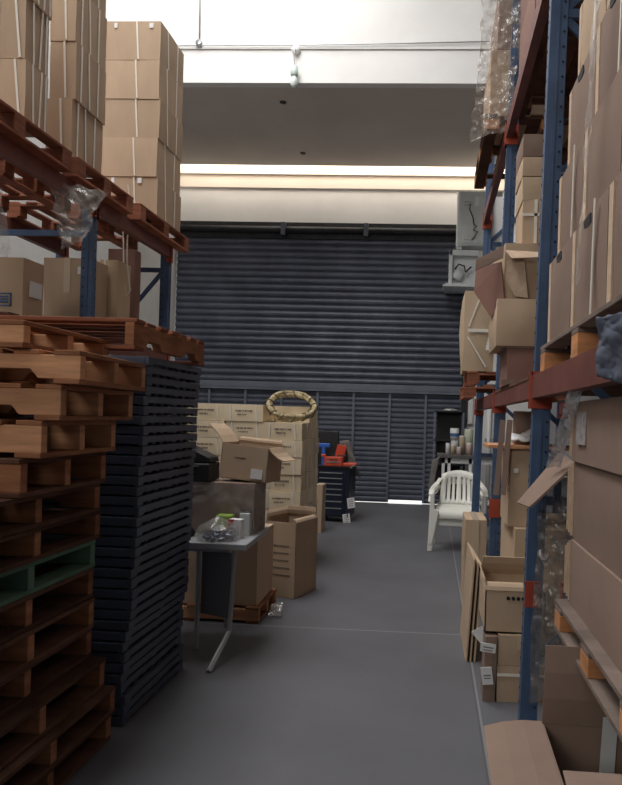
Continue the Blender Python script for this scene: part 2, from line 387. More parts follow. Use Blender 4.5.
def open_carton(label, loc, dims, rz=0, flaps=None, m='card', name='open_carton', tx=0, ty=0, th=.007):
    """flaps: dict side -> (length, angle from upright outwards in degrees, shear)"""
    w_, d_, h_ = dims
    o = thing(name, label, 'carton', loc, rz); o.rotation_euler = (tx, ty, rz)
    b = MB(); b.box(-w_ / 2, w_ / 2, -d_ / 2, d_ / 2, 0, th)
    b.box(-w_ / 2, w_ / 2, -d_ / 2, -d_ / 2 + th, 0, h_); b.box(-w_ / 2, w_ / 2, d_ / 2 - th, d_ / 2, 0, h_)
    b.box(-w_ / 2, -w_ / 2 + th, -d_ / 2, d_ / 2, 0, h_); b.box(w_ / 2 - th, w_ / 2, -d_ / 2, d_ / 2, 0, h_)
    b.build('body', M[m], o)
    for sd, (ln, ang, sh) in (flaps or {}).items():
        a = R(ang); out, upz = math.sin(a) * ln, math.cos(a) * ln
        if sd in ('front', 'back'):
            s = -1 if sd == 'front' else 1
            P0, P1 = V(-w_ / 2, s * d_ / 2, h_), V(w_ / 2, s * d_ / 2, h_); off = V(sh, s * out, upz)
        else:
            s = -1 if sd == 'left' else 1
            P0, P1 = V(s * w_ / 2, -d_ / 2, h_), V(s * w_ / 2, d_ / 2, h_); off = V(s * out, sh, upz)
        n = (P1 - P0).cross(off).normalized() * th; ins = (P1 - P0) * .04
        q = [P0, P1, P1 + off - ins, P0 + off + ins]
        mid = (q[2] + q[3]) / 2 + n * 1.5
        v = []
        for t in (0, .33, .66, 1):
            bow = n * (math.sin(t * math.pi) * 1.6)
            v += [q[0].lerp(q[3], t) + bow, q[1].lerp(q[2], t) + bow, q[0].lerp(q[3], t) + bow + n, q[1].lerp(q[2], t) + bow + n]
        f = [(0, 1, 3, 2), (12, 14, 15, 13)]
        for k in range(3):
            z = 4 * k
            f += [(z, z + 4, z + 5, z + 1), (z + 2, z + 3, z + 7, z + 6), (z, z + 2, z + 6, z + 4), (z + 1, z + 5, z + 7, z + 3)]
        MB().add(v, f).build('flap', M[m], o)
    return o
def pallet(label, x0, x1, y0, y1, z0, z1, m='wood', along='x', boards=7, notch=True, rz=0, group=None, block=False, m2=None, bottom=3):
    """stringers run along `along`; deck boards run across"""
    m2 = m2 or m
    cx, cy = (x0 + x1) / 2, (y0 + y1) / 2; H = z1 - z0; t = .019
    Lx, Ly = x1 - x0, y1 - y0
    o = thing('wooden_pallet', label, 'pallet', (cx, cy, z0), rz, group)
    L, W = (Lx, Ly) if along == 'x' else (Ly, Lx)
    Mx = None if along == 'x' else Matrix.Rotation(R(90), 3, 'Z')
    rnd = random.Random(label)
    def put(b, nm, mm):
        if Mx is not None: b.v = [tuple(Mx @ V(*p)) for p in b.v]
        b.build(nm, M[mm], o, False, .003)
    for y in (-W / 2 + .025, 0, W / 2 - .025):
        hw = .022 + (.035 if block else 0)
        if y < 0: y += hw - .02
        if y > 0: y -= hw - .02
        if block:
            for x in (-L / 2 + .06, 0, L / 2 - .06):
                b = MB(); b.box(x - .06, x + .06, y - hw, y + hw, t, H - t * 2); put(b, 'block', m2)
            b = MB(); b.box(-L / 2, L / 2, y - hw, y + hw, H - 2 * t, H - t); put(b, 'stringer_board', m)
        else:
            zz0, zz1 = t, H - t
            if notch:
                n = .035; a1, a2, s = L * .16, L * .36, .03
                poly = [(-L / 2, zz0), (-a2, zz0), (-a2 + s, zz0 + n), (-a1 - s, zz0 + n), (-a1, zz0), (a1, zz0), (a1 + s, zz0 + n), (a2 - s, zz0 + n), (a2, zz0), (L / 2, zz0), (L / 2, zz1), (-L / 2, zz1)]
            else: poly = [(-L / 2, zz0), (L / 2, zz0), (L / 2, zz1), (-L / 2, zz1)]
            b = MB(); b.prism(poly, y - hw, y + hw, 'xz'); put(b, 'stringer', m2)
    bw = min(.1, L / boards * .78)
    for i in range(boards):
        x = -L / 2 + bw / 2 + (L - bw) * i / (boards - 1) + (rnd.uniform(-.01, .01) if 0 < i < boards - 1 else 0)
        b = MB(); b.box(x - bw / 2, x + bw / 2, -W / 2 + rnd.uniform(-.008, .008), W / 2 + rnd.uniform(-.008, .008), H - t, H); put(b, 'deck_board', m)
    for i in range(bottom):
        x = -L / 2 + bw / 2 + (L - bw) * i / (bottom - 1)
        b = MB(); b.box(x - bw / 2, x + bw / 2, -W / 2, W / 2, 0, t); put(b, 'bottom_board', m)
    return o
def sheet(name, label, cat, c00, c10, c01, c11, nx, ny, amp, m, th=0, seed=0, freq=7, parent=None, hem=0):
    """crumpled sheet through four corners (c00-c10 along the first edge, c01-c11 along the opposite one)"""
    b = MB(); c00, c10, c01, c11 = [V(*c) for c in (c00, c10, c01, c11)]
    n = (c10 - c00).cross(c01 - c00).normalized(); o = V(seed * 3.1, seed * 1.7, seed * .9); v = []
    for j in range(ny + 1):
        for i in range(nx + 1):
            s, t = i / nx, j / ny
            p = c00.lerp(c10, s).lerp(c01.lerp(c11, s), t)
            d = noise.noise(p * freq + o) + .6 * noise.noise(p * freq * 2.7 + o) + .35 * abs(noise.noise(p * freq * 6 + o))
            if hem and j in (0, ny): p = p + (c01 - c00).normalized() * noise.noise(p * 9 + o) * hem
            if hem and i in (0, nx): p = p + (c10 - c00).normalized() * noise.noise(p * 9 + o) * hem
            v.append(p + n * d * amp)
    b.add(v, [(j * (nx + 1) + i, j * (nx + 1) + i + 1, (j + 1) * (nx + 1) + i + 1, (j + 1) * (nx + 1) + i) for j in range(ny) for i in range(nx)])
    ob = b.build(name, m, parent, m in (M['paper'], M['jacket'], M['cloth']))
    if th:
        s = ob.modifiers.new('thick', 'SOLIDIFY'); s.thickness = th; s.offset = 0
    if label: tag(ob, label, cat)
    return ob
def post(parent, x, y, z1, w_=.09, d_=.07, flip=1, holes=True, foot=True):
    """C-section upright with punched holes in its aisle-facing and front webs"""
    b = MB(); t = .006
    prof = [(0, 0), (w_, 0), (w_, d_), (w_ - .02, d_), (w_ - .02, d_ - t), (w_ - t, d_ - t), (w_ - t, t), (t, t), (t, d_ - t), (.02, d_ - t), (.02, d_), (0, d_)]
    b.prism([(x + flip * p, y + q) for p, q in prof], 0.006, z1, 'xy')
    # raised centre rib of the rolled section
    b.box(min(x + flip * .030, x + flip * .046), max(x + flip * .030, x + flip * .046), y - .006, y, .1, z1)
    if holes:
        b.split = (len(b.f), M['hole']); z = .12; h = b
        while z < z1 - .05:
            for fx in (.070,):
                h.lathe([(0, 0), (.0065, 0), (.0065, .002), (0, .002)], 8, (x + flip * fx, y - .001, z), Matrix.Rotation(R(90), 3, 'X'))
                h.lathe([(0, 0), (.0065, 0), (.0065, .002), (0, .002)], 8, (x - flip * .001, y + fx * .75, z), Matrix.Rotation(R(-90 * flip), 3, 'Y'))
            z += .075
    o = b.build('upright_post', M['blue'], parent)
    if foot: MB().box(min(x - flip * .02, x + flip * .11), max(x - flip * .02, x + flip * .11), y - .02, y + .09, 0, .008).build('foot_plate', M['blue'], o)
    return o
def rbeam(parent, x, y0, y1, z1, flip=1, h=.115, t=.045, m='beam', front=True):
    """box beam with a step, spanning between two uprights, with red end connectors"""
    xa, xb = (x - .012, x + t) if flip > 0 else (x - t, x + .012)
    b = MB(); b.box(xa, xb, y0, y1, z1 - h, z1 - .02); b.box(xa if flip > 0 else xa + .02, xb - .02 if flip > 0 else xb, y0, y1, z1 - .02, z1)
    b.build('beam', M[m], parent)
    for yy in (y0 - .055, y1 - .005):
        c_ = MB(); c_.box(xa - .006 if flip > 0 else xb - .002, xa + .002 if flip > 0 else xb + .006, yy, yy + .06, z1 - h - .05, z1 + .02)
        c_.box(xa - .006 if flip > 0 else xa, xb if flip > 0 else xb + .006, (yy + .055 if yy < y0 else yy), (yy + .06 if yy < y0 else yy + .005), z1 - h - .05, z1 + .02)
        if flip > 0 and yy > y0: c_.box(x - .018, x + .088, y1 - .014, y1 - .008, z1 - h - .05, z1 + .0)
        c_.build('beam_connector', M['orange'], parent)
def frame_braces(parent, x0, x1, y, levels, d=.03):
    for z in levels: MB().box(min(x0, x1), max(x0, x1), y, y + d, z - .022, z + .022).build('horizontal_brace', M['blue'], parent)
    for i in range(len(levels) - 1):
        a, b = (x0, x1) if i % 2 == 0 else (x1, x0)
        MB().bar((a, y + d / 2, levels[i] + .03), (b, y + d / 2, levels[i + 1] - .03), .04, .02, V(0, 1, 0)).build('diagonal_brace', M['blue'], parent)

# ---------------------------------------------------------------- left rack and its load
XA = -2.72
lr = thing('pallet_rack', 'blue and orange pallet rack along the left wall', 'rack', (XA, 5.4, 0))
def shift(o, r=lr):
    for ch in o.children_recursive if hasattr(o, 'children_recursive') else []: pass
lr.location = (0, 0, 0)
YA, YBp = PX(93, 230, XA).y, PX(168, 300, XA).y
for yy in (YA, YBp):
    post(lr, XA, yy, 3.24, flip=-1)
    post(lr, XA - 1.1, yy, 3.24, flip=-1, holes=False)
    frame_braces(lr, XA - .09, XA - 1.1, yy + .02, [.5, 1.7, 3.0] if yy == YBp else [.5, 1.7])
    if yy == YA: frame_braces(lr, XA - .09, XA - 1.1, yy + .02, [2.95])
for y0, y1 in ((2.6, YA), (YA + .07, YBp)):
    rbeam(lr, XA, y0, y1, 3.24, -1); rbeam(lr, XA - 1.1, y0, y1, 3.24, -1)
    rbeam(lr, XA, y0, y1, 2.14, -1); rbeam(lr, XA - 1.1, y0, y1, 2.14, -1)
post(lr, XA, 2.53, 3.24, flip=-1, holes=False); post(lr, XA - 1.1, 2.53, 3.24, flip=-1, holes=False)
b = MB()
for yy in [2.7 + .3 * k for k in range(14)]: b.box(XA - 1.14, XA - .0, yy, yy + .12, 2.14, 2.16)
b.build('shelf_slats', M['wooddark'], lr)
ZP0, ZP1 = 3.24, 3.385
for i, (y0, y1, l) in enumerate(((3.5, 4.72, 'nearest'), (4.80, 5.72, 'middle'), (5.86, 7.06, 'farthest'))):
    pallet('reddish wooden pallet on the upper left rack beam, %s of the three there' % l, XA - 1.12, XA + .10, y0, y1, ZP0, ZP1, 'woodred', 'x', 7, False, block=True, m2='woodred', group='pallets on the upper left rack')
XE = XA + .06
def stackrow(sname, corner_px, far_px, left_px, z0, h, n, m, py, straps, sides, tails, two=False, labs=None):
    Y0 = PX(*corner_px, XE).y; Y1 = PX(*far_px, XE).y; X0 = PY(left_px, py, Y0).x
    for k in range(n):
        j = random.uniform(-.012, .012)
        carton('strapped carton, %s from the bottom in the %s at upper left' % (ordw(k + 1), sname), X0 + j, XE + j, Y0 + j, Y1 + j, z0 + k * h, z0 + (k + 1) * h - .003,
               m=m, group='strapped cartons on the upper left rack', straps=straps, sidestraps=sides, labels=(labs or {}).get(k, ()), bulge=.004)
    return Y0, Y1
stackrow('nearest stack', (25, 122), (48, 130), -22, ZP1, .40, 3, 'card', 80, (.45, (.85, .02)), ((.3, .01), (.62, -.01), .85), None)
stackrow('middle stack', (73, 160), (103, 180), 49, ZP1, .42, 4, 'card', 100, ((.6, .01),), (.15, (.4, .015), .7), None)
stackrow('tall farthest stack', (157, 205), (180.5, 210), 101, ZP1 + .02, .368, 5, 'card', 100, ((.62, .012),), ((.3, .02), .7), None,
         labs={4: ((.25, .88, .03, .045), (.85, .88, .04, .045)), 0: ((.25, .9, .03, .05), (.7, .9, .04, .05))})
# loose straps and torn film at the pallet edges
for k, (x0, y0, x1, y1, l) in enumerate(((116, 192, 128, 292, 'left'), (126, 185, 131, 290, 'right'))):
    pts = []
    for t in range(9):
        s = t / 8; p = PY(x0 + (x1 - x0) * s + 2.5 * math.sin(s * 5 + k), y0 + (y1 - y0) * s, 5.95); pts.append(p)
    e = pts[-1]; pts += [PY(x1 - 3, y1 + 4, 5.95), PY(x1 - 9, y1 + 9, 5.95)]
    tag(MB().tube(pts, .006, 5).build('loose_strap', M['strap']), 'loose white strap dangling below the upper left pallets, %s of the two' % l, 'strap', 'loose straps')
sheet('torn_film', 'torn clear film hanging from the upper left pallet edge', 'plastic film', PY(52, 178, 4.76), PY(106, 192, 4.76), PY(60, 248, 4.76), PY(82, 240, 4.76), 16, 18, .035, M['film'], seed=3, hem=.05)
sheet('torn_film', 'strip of clear film hanging at the left edge above a carton', 'plastic film', PY(-16, 180, 4.2), PY(4, 190, 4.2), PY(-14, 262, 4.2), PY(8, 256, 4.2), 8, 14, .03, M['film'], seed=5, hem=.03)
sheet('torn_film', 'small clear film scrap between the near and middle strapped stacks', 'plastic film', PY(52, 150, 4.90), PY(72, 145, 4.90), PY(57, 168, 4.86), PY(72, 162, 4.86), 8, 8, .02, M['film'], seed=6, hem=.03)
# cartons on the lower level of the left rack
k1 = cpx('carton with blue emblem at left edge of the lower left rack shelf', -25, 23, 257, 312, 4.5, .24, z0=2.16, m='card', labels=())
e = MB(); w1 = k1.dimensions.x
pA = PY(1, 299, 4.48) - k1.location
for dx0, dx1, dz0, dz1 in ((-.035, .065, -.045, -.037), (-.035, .065, .037, .045), (-.035, -.027, -.045, .045), (.057, .065, -.045, .045), (-.015, .045, -.022, -.010), (-.015, .045, -.002, .006), (-.015, .045, .014, .024)):
    e.box(pA.x + dx0, pA.x + dx1, -.136, -.132, pA.z + dz0, pA.z + dz1)
e.build('printed_emblem', M['blueink'], k1)
MB().box(w1 / 2 + .004, w1 / 2 + .010, -.06, .08, .16, .27).build('document_pouch', M['paper'], k1)
cpx('carton with small blue and white label on the lower left rack shelf', 44, 91, 258, 312, 5.50, .28, z0=2.16, m='card', straps=(), tape=True, labels=((.83, .84, .085, .06),))
cpx('plain carton right of the blue post on the lower left rack shelf', 99, 118, 260, 310, 5.82, .24, z0=2.16, m='cardpale', straps=(.3,))
cpx('dark brown carton behind the plain carton on the lower left shelf', 108, 134, 249, 306, 6.25, .14, z0=2.16, m='carddark')

# ---------------------------------------------------------------- stacks in front of the left rack
# charcoal plastic pallets
YQ0, YQ1, NP = 3.25, 4.05, 36
pp = thing('plastic_pallet', '', 'pallet', (0, 0, 0))
PW, PD, PH = .86, YQ1 - YQ0, .051
def side(b, a0, a1, fx):
    # a rim wall with a long low slot: profile along the wall, extruded through its thickness
    L = a1 - a0
    return [(a0, .0), (a0 + L * .07, .0), (a0 + L * .09, .013), (a0 + L * .47, .013), (a0 + L * .49, .006), (a0 + L * .53, .006), (a0 + L * .55, .013), (a0 + L * .90, .013), (a0 + L * .92, 0), (a1, 0), (a1, PH - .004), (a0, PH - .004)]
b = MB()
for x in (-PW / 2, PW / 2 - .025): b.prism(side(b, -PD / 2, PD / 2, 0), x, x + .025, 'yz')
for y in (-PD / 2, PD / 2 - .025): b.prism([(-PW / 2 + .025, .005), (PW / 2 - .025, .005), (PW / 2 - .025, PH - .004), (-PW / 2 + .025, PH - .004)], y, y + .025, 'xz')
for k in range(1, 12):
    x = -PW / 2 + PW * k / 12; b.box(x - .022, x + .022, -PD / 2 + .025, PD / 2 - .025, .03, PH - .004)
b.build('rim', M['plast'], pp, False, .003)
b = MB()
for k in range(1, 8):
    y = -PD / 2 + PD * k / 8; b.box(-PW / 2 + .025, PW / 2 - .025, y - .022, y + .022, .0, PH - .006)
b.build('deck_rib', M['plast'], pp)
for i in range(NP):
    o = pp if i == 0 else copy_tree(pp)
    t = i / (NP - 1)
    o.location = (-1.465 - PW / 2 + .01 * t + random.uniform(-.006, .006) - (.015 if 2 < i < 9 else 0), (YQ0 + YQ1) / 2 + .14 * t + random.uniform(-.008, .008), i * PH)
    o.rotation_euler = (0, 0, R(random.uniform(-.4, .4)))
    if i == 0: l = 'charcoal plastic pallet on the floor at the very bottom of the tall stack'
    elif i == NP - 1: l = 'charcoal plastic pallet topping the tall stack under a wooden pallet'
    elif i < NP // 2: l = 'thin charcoal plastic pallet, %s from the floor in the tall stack' % ordw(i + 1)
    else: l = 'thin charcoal plastic pallet, %s from the top of the tall stack' % ordw(NP - i)
    tag(o, l, 'pallet', 'charcoal plastic pallets')
ztop = NP * PH
pallet('wooden pallet with notched side lying on top of the charcoal plastic pallets', -2.62, -1.385, 3.08, 4.05, ztop, ztop + .145, 'woodred', 'y', 7, True, m2='wood', bottom=2)
# wooden pallets, nearer
zl = [0, .125, .25, .39, .53, .67, .81, .94, 1.075, 1.21, 1.36, 1.505, 1.645, 1.775, 1.88]
edges = [-1.47, -1.46, -1.50, -1.57, -1.56, -1.57, -1.57, -1.56, -1.55, -1.53, -1.48, -1.42, -1.35, -1.53]
mats = ['wooddark', 'wooddark', 'wooddark', 'wooddark', 'wooddark', 'wooddark', 'woodgreen', 'wooddark', 'wooddark', 'wooddark', 'wood', 'wood', 'wood', 'wood']  # lower pallets take darker wood: their shade is put into the colour
desc = ['brown', 'dark brown', 'dark brown', 'dark brown', 'dark brown', 'dark brown', 'green painted', 'dark brown', 'dark brown', 'dark brown', 'brown', 'brown', 'pale notched', 'reddish']
for i in range(14):
    y0 = 2.47 + random.uniform(-.02, .02) - (0 if i > 8 else .35); rz = R([0, 0, 0, 0, 0, 0, 0, 1, 0, 0, 2, 2, 3, 0][i])
    pallet('%s wooden pallet, %s from the floor in the left front stack' % (desc[i], ordw(i + 1)), edges[i] - 1.15, edges[i], y0, 3.14 + random.uniform(-.02, .03), zl[i], zl[i + 1] - .002,
           mats[i], 'x', 8, i in (8, 11, 12), rz=rz, group='wooden pallets in the left front stack', m2='wood' if mats[i] == 'wooddark' else ('woodpale' if i > 9 else None))

pn = pallet('brown wooden pallet in the stack nearest the camera on the left', -2.45, -1.32, .72, 1.96, 0, .142, 'wooddark', 'x', 8, False, group='unseen shading pallets')  # unseen stack added left of the view to shade the lower front pallets
for i in range(1, 10):
    o = copy_tree(pn); o.location.z = .1435 * i; o.location.y += random.uniform(-.02, .02)
# ---------------------------------------------------------------- table and what is on it
TX0, TX1, TY0, TY1, TZ = -1.86, -1.150, 4.20, 4.93, .735
t = thing('folding_table', 'grey folding table beside the charcoal pallet stack', 'table', (0, 0, 0))
MB().prism([(TX0, TY0), (TX1 + .015, TY0), (TX1 - .015, TY1), (TX0, TY1)], TZ - .04, TZ, 'xy').build('tabletop', M['tabletop'], t, False, .006)
MB().box(TX0 + .06, TX1 - .12, TY0 + .08, TY1 - .06, TZ - .07, TZ - .04).build('apron', M['tableleg'], t)
l1 = PZ(196, 650, 0); l2 = PZ(206, 676, 0)
tp1 = V(l1.x, l1.y - .0, TZ - .07)
MB().tube([tp1, l1 + V(0, 0, .005)], .016, 8).build('leg', M['tableleg'], t)
MB().tube([V(l2.x + .045, TY0 + .12, TZ - .07), V(l2.x + .04, TY0 + .06, .17), l2 + V(0, .05, .005)], .017, 8).build('leg', M['tableleg'], t)
MB().tube([V(TX0 + .05, TY1 - .06, TZ - .07), V(TX0 + .05, TY1 - .06, 0.0)], .016, 8).build('leg', M['tableleg'], t)
MB().tube([V(TX1 - .30, TY1 - .06, TZ - .07), V(TX1 - .30, TY1 - .06, 0.0)], .016, 8).build('leg', M['tableleg'], t)
MB().bar((l1.x + .02, l1.y + .02, .45), (l2.x + .03, TY0 + .09, .45), .42, .012, V(0, 1, 0)).build('leg_panel', mat('dark_grey_board', (.13, .135, .15), .7), t)
# wrapped carton and things on it
wc = carton('film wrapped carton on the grey table under the open carton', -1.70, -1.19, 4.56, 4.90, TZ, TZ + .345, m='cardgrey')
sheet('stretch_wrap', None, None, (-.285, -.205, .01), (.27, -.205, .0), (-.285, -.205, .35), (.27, -.205, .345), 26, 20, .018, M['wrap'], seed=9, parent=wc)
sheet('stretch_wrap', None, None, (.27, -.205, .0), (.27, .2, .0), (.27, -.205, .345), (.27, .2, .345), 20, 20, .016, M['wrap'], seed=10, parent=wc)
carton('brown carton on the grey table behind the clear bag', -1.80, -1.712, 4.52, 4.90, TZ, TZ + .27, m='carddark')
zt = TZ + .352
oc = open_carton('open brown carton with white label on top of the wrapped carton', (-1.275, 4.76, zt + .008), (.35, .25, .24), R(-10), {'left': (.19, 52, .05), 'right': (.13, 128, .02), 'back': (.045, 20, 0)}, 'card', ty=R(4))
MB().box(.06, .145, -.132, -.126, .02, .085).build('shipping_label', M['paper'], oc)
MB().box(-.07, .01, -.128, -.1255, .15, .156).build('printed_text', M['ink'], oc)
bc = thing('tool_case', 'black case with sloping lid left of the open carton', 'case', (-1.665, 4.62, zt))
MB().box(-.17, .17, -.10, .14, 0, .12).build('body', M['black'], bc, False, .008)
MB().prism([(-.17, .125), (.17, .125), (.16, .16), (.0, .235), (-.12, .29), (-.17, .30)], -.06, .13, 'xz').build('lid', M['black'], bc, False, .008)
MB().box(-.15, .10, -.107, -.101, .100, .106).build('trim_strip', M['steel'], bc)
# small goods near the table edge
gb = thing('clear_bag', 'clear bag of dark small parts at the near table edge', 'bag', PY(217, 551, 4.32) * 1); gb.location.z = TZ
b = MB(); rnd = random.Random(4)
for k in range(46):
    a = rnd.random() * 6.3; rr = .10 * math.sqrt(rnd.random()); z = .014 + rnd.random() * .07 * (1 - rr / .13)
    p = V(rr * 1.15 * math.cos(a), rr * .8 * math.sin(a), z); q = V(rnd.uniform(-1, 1), rnd.uniform(-1, 1), rnd.uniform(-.5, .5)).normalized() * .02
    q.z = max(q.z, -.004)
    b.tube([p - q * .6, p + q], .009, 7)
gp = b.build('small_parts', mat('grey_blue_metal', (.22, .25, .33), .3, .6), gb); gp['kind'] = 'stuff'
b = MB(); b.lathe([(.0, .002), (.125, .002), (.135, .03), (.12, .085), (.06, .125), (.02, .15), (0, .15)], 22)
b.v = [tuple(V(*p) + noise.noise_vector(V(*p) * 16) * .02 * (1 if p[2] > .01 else 0)) for p in b.v]
b.build('bag_film', M['film'], gb)
g = tag(MB().box(-.055, .055, -.04, .04, 0, .14).build('green_packet', M['green'], None, False, .012), 'green packet with white label on the grey table', 'packet'); g.location = PY(225, 530, 4.50); g.location.z = TZ
MB().box(-.03, .03, -.045, -.041, .03, .06).build('label_sticker', M['paper'], g)
wb_ = tag(MB().box(-.045, .045, -.03, .03, 0, .125).build('small_box', M['paper'], None, False, .003), 'small white box with orange corner on the grey table', 'box'); wb_.location = PY(236, 540, 4.42); wb_.location.z = TZ; wb_.rotation_euler.z = R(-8)
MB().prism([(-.045, .125), (-.045, .06), (-.02, .10), (.0, .125)], -.0325, -.0305, 'xz').build('orange_print', M['red'], wb_)
w2 = tag(MB().box(-.035, .035, -.05, .05, 0, .15).build('small_box', M['acwhite'], None, False, .003), 'slim grey box behind the small white box on the table', 'box'); w2.location = PY(246, 535, 4.55); w2.location.z = TZ
MB().box(-.036, .036, -.02, .02, .15, .165).build('lid', M['black'], w2)
bk = tag(MB().lathe([(0, 0), (.05, 0), (.06, .02), (.045, .05), (.0, .06)], 14).build('black_pouch', M['black'], None, True), 'small black pouch at the left of the clear bag on the table', 'pouch'); bk.location = (-1.60, 4.42, TZ)

# under the table: pallet and cartons, floor items
pallet('wooden pallet on the floor under the grey table', -2.25, -1.24, 4.98, 5.56, 0, .12, 'wood', 'x', 5, False, m2='woodpale')
carton('brown carton on the pallet under the grey table', -2.22, -1.27, 5.02, 5.52, .122, .66, m='card')
sheet('crumpled_bag', 'crumpled clear plastic bag on the floor by the pallet', 'bag', V(-1.20, 5.12, .02), V(-1.11, 5.14, .02), V(-1.20, 5.22, .09), V(-1.11, 5.22, .10), 10, 10, .02, M['film'], seed=12, th=.002)
fb = open_carton('tall open brown carton on the floor beside the cream carton stack', (-1.20, 5.92, 0), (.30, .39, .64), R(-18), {'back': (.10, -12, 0), 'left': (.09, 12, 0), 'right': (.05, -60, 0)}, 'card')
b = MB(); rnd = random.Random(2)
for r_ in range(5):
    x = -.085
    while x < .085:
        l = rnd.uniform(.008, .022); b.box(x, x + l, -.198, -.1955, .44 - r_ * .062 - .006, .44 - r_ * .062 + .007); x += l + .006
b.build('printed_text', M['ink'], fb)

# ---------------------------------------------------------------- cream carton stack
CY = 6.62
pallet('wooden pallet under the cream carton stack', -2.40, -1.27, CY + .02, CY + .98, 0, .12, 'wooddark', 'x', 7, False)
xc1 = PY(301, 480, CY).x; cw = .385; ch = .170
for k in range(9):
    z0 = .122 + k * ch
    for c_ in range(3):
        if k == 8 and c_ == 1: pass
        x1 = xc1 - c_ * (cw + .004) + random.uniform(-.008, .008)
        if k == 8 and c_ == 0: x1 -= .03
        for dpt in (((1,) if k == 8 else (0, 1)) if c_ == 0 else (0,)):
            y0 = CY + dpt * .49 + random.uniform(-.008, .008)
            lab = 'cream carton, %s %s, %s layer up in the cream stack' % ('rear row,' if dpt else 'front row,', ('right column', 'middle column', 'left column')[c_], ordw(k + 1))
            carton(lab, x1 - cw, x1, y0, y0 + .48, z0, z0 + ch - .003, m='cream', group='cream cartons in the low stack', straps=((.16, 0), (.82, .008)) if not dpt else (), sidestraps=(.5,),
                   text=((.5, .62, .16, .018), (.45, .40, .09, .016)) if not dpt else (), bulge=.004, cat='carton')
zr = .122 + 9 * ch
rg = thing('coiled_hose', 'ring of straw coloured wrapped hose on top of the cream cartons', 'hose', PY(291, 408, CY + .12))
rg.rotation_euler = (R(33), R(9), 0)
for q_ in range(3):
    pts = []
    for j in range(40):
        a = 2 * math.pi * j / 40; rr = .235 - .014 * (q_ % 2) + .006 * math.sin(3 * a + q_)
        pts.append((rr * math.cos(a), rr * math.sin(a) * .98, (q_ - 1) * .014 + .005 * math.sin(5 * a + q_)))
    MB().tube(pts, .022, 8, True).build('coil_turn', M['coil'], rg, True)
for j in range(13):
    a = 2 * math.pi * j / 13 + .2; c_ = V(.229 * math.cos(a), .229 * math.sin(a), 0); rd = V(math.cos(a), math.sin(a), 0); tn_ = V(-math.sin(a), math.cos(a), 0)
    MB().tube([c_ + (rd * math.cos(q) + V(0, 0, 1) * math.sin(q)) * .036 + tn_ * .022 * math.sin(q) for q in [k * math.pi / 7 for k in range(14)]], .006, 5, True).build('binding_tie', M['tie'], rg)
rg.location = (PY(291, 408, CY + .22).x, CY + .245, zr - ch + .170)
cpx('thin brown carton standing between the cream stack and tool chest', 314.5, 322, 485, 524, 9.0, .3, z0=0, m='card')

# ---------------------------------------------------------------- tool chest at the shutter
YT = 9.95
x0, x1 = PY(318, 500, YT).x, PY(350, 500, YT).x
tc_ = thing('tool_chest', 'dark navy tool chest with drawers in front of the shutter', 'tool chest', ((x0 + x1) / 2, YT + .25, 0), R(-6))
W2 = (x1 - x0) / 2
MB().box(-W2, W2, -.23, .23, .08, .80).build('body', M['navy'], tc_, False, .01)
zz = .10
for i, h in enumerate((.13, .10, .10, .08, .08, .08, .08)):
    d_ = MB().box(-W2 + .02, W2 - .06, -.245, -.228, zz, zz + h - .012).build('drawer', M['navy'], tc_, False, .003)
    MB().box(-W2 + .03, W2 - .10, -.256, -.244, zz + h - .030, zz + h - .016).build('handle', M['steel'], d_)
    zz += h
for sx in (-1, 1):
    for sy in (-1, 1): MB().lathe([(0, -.015), (.04, -.015), (.04, .015), (0, .015)], 12, (sx * (W2 - .06), sy * .16, .04), Matrix.Rotation(R(90), 3, 'Y')).build('caster', M['black'], tc_)
MB().tube([(W2 + .05, -.20, .84), (W2 + .05, .20, .84)], .014, 8).tube([(W2, -.20, .80), (W2 + .05, -.20, .84)], .012, 6).tube([(W2, .20, .80), (W2 + .05, .20, .84)], .012, 6).build('push_handle', M['steel'], tc_)
MB().box(-W2 - .01, W2 + .01, -.25, .25, .80, .825).build('top_tray', M['black'], tc_)
zc = .825
def small(name, label, cat, px0, px1, py0, py1, Y, dep, m, z0=None, bev=.008, rz=0):
    pm = (py0 + py1) / 2; xm = (px0 + px1) / 2
    a, b_, z1 = PY(px0, pm, Y).x, PY(px1, pm, Y).x, PY(xm, py0, Y).z
    z = PY(xm, py1, Y).z if z0 is None else z0
    o = MB().box(-(b_ - a) / 2, (b_ - a) / 2, 0, dep, 0, z1 - z).build(name, m, None, False, bev)
    o.location = ((a + b_) / 2, Y, z); o.rotation_euler.z = rz
    return tag(o, label, cat)
r1 = small('tool_box', 'red toolbox lying flat at the front of the tool chest top', 'toolbox', 324, 342, 457, 467.5, YT + .05, .2, M['red'], zc)
MB().box(-.10, .10, -.006, 0, .05, .07).build('clasp_strip', M['steel'], r1)
MB().tube([(-.05, -.01, .10), (-.05, -.035, .10), (.05, -.035, .10), (.05, -.01, .10)], .008, 6).build('handle', M['black'], r1)
r2 = small('tool_box', 'flat red case at the right edge of the tool chest top', 'toolbox', 341, 356, 463.5, 469.5, YT + .08, .25, M['red'], zc)
zb = r1.location.z + r1.dimensions.z
r3 = small('tool_box', 'upper red case stacked behind the flat toolbox on the chest', 'toolbox', 335, 344, 445, 455, YT + .27, .12, M['red'], zc + .10, rz=R(14))
r3.rotation_euler.y = R(12)
small('tool_tray', 'low black tray under the upper red case on the chest', 'tray', 333, 346, 455, 467, YT + .26, .14, M['black'], zc, rz=0)
bl = thing('clamp', 'blue plastic clamp at the left of the tool chest top', 'clamp', PY(323, 467, YT + .12)); bl.location.z = zc
MB().box(-.10, .10, -.03, .03, .27, .33).build('head', M['bluep'], bl, False, .01); MB().box(-.025, .03, -.025, .025, 0, .27).build('stem', M['bluep'], bl, False, .01)
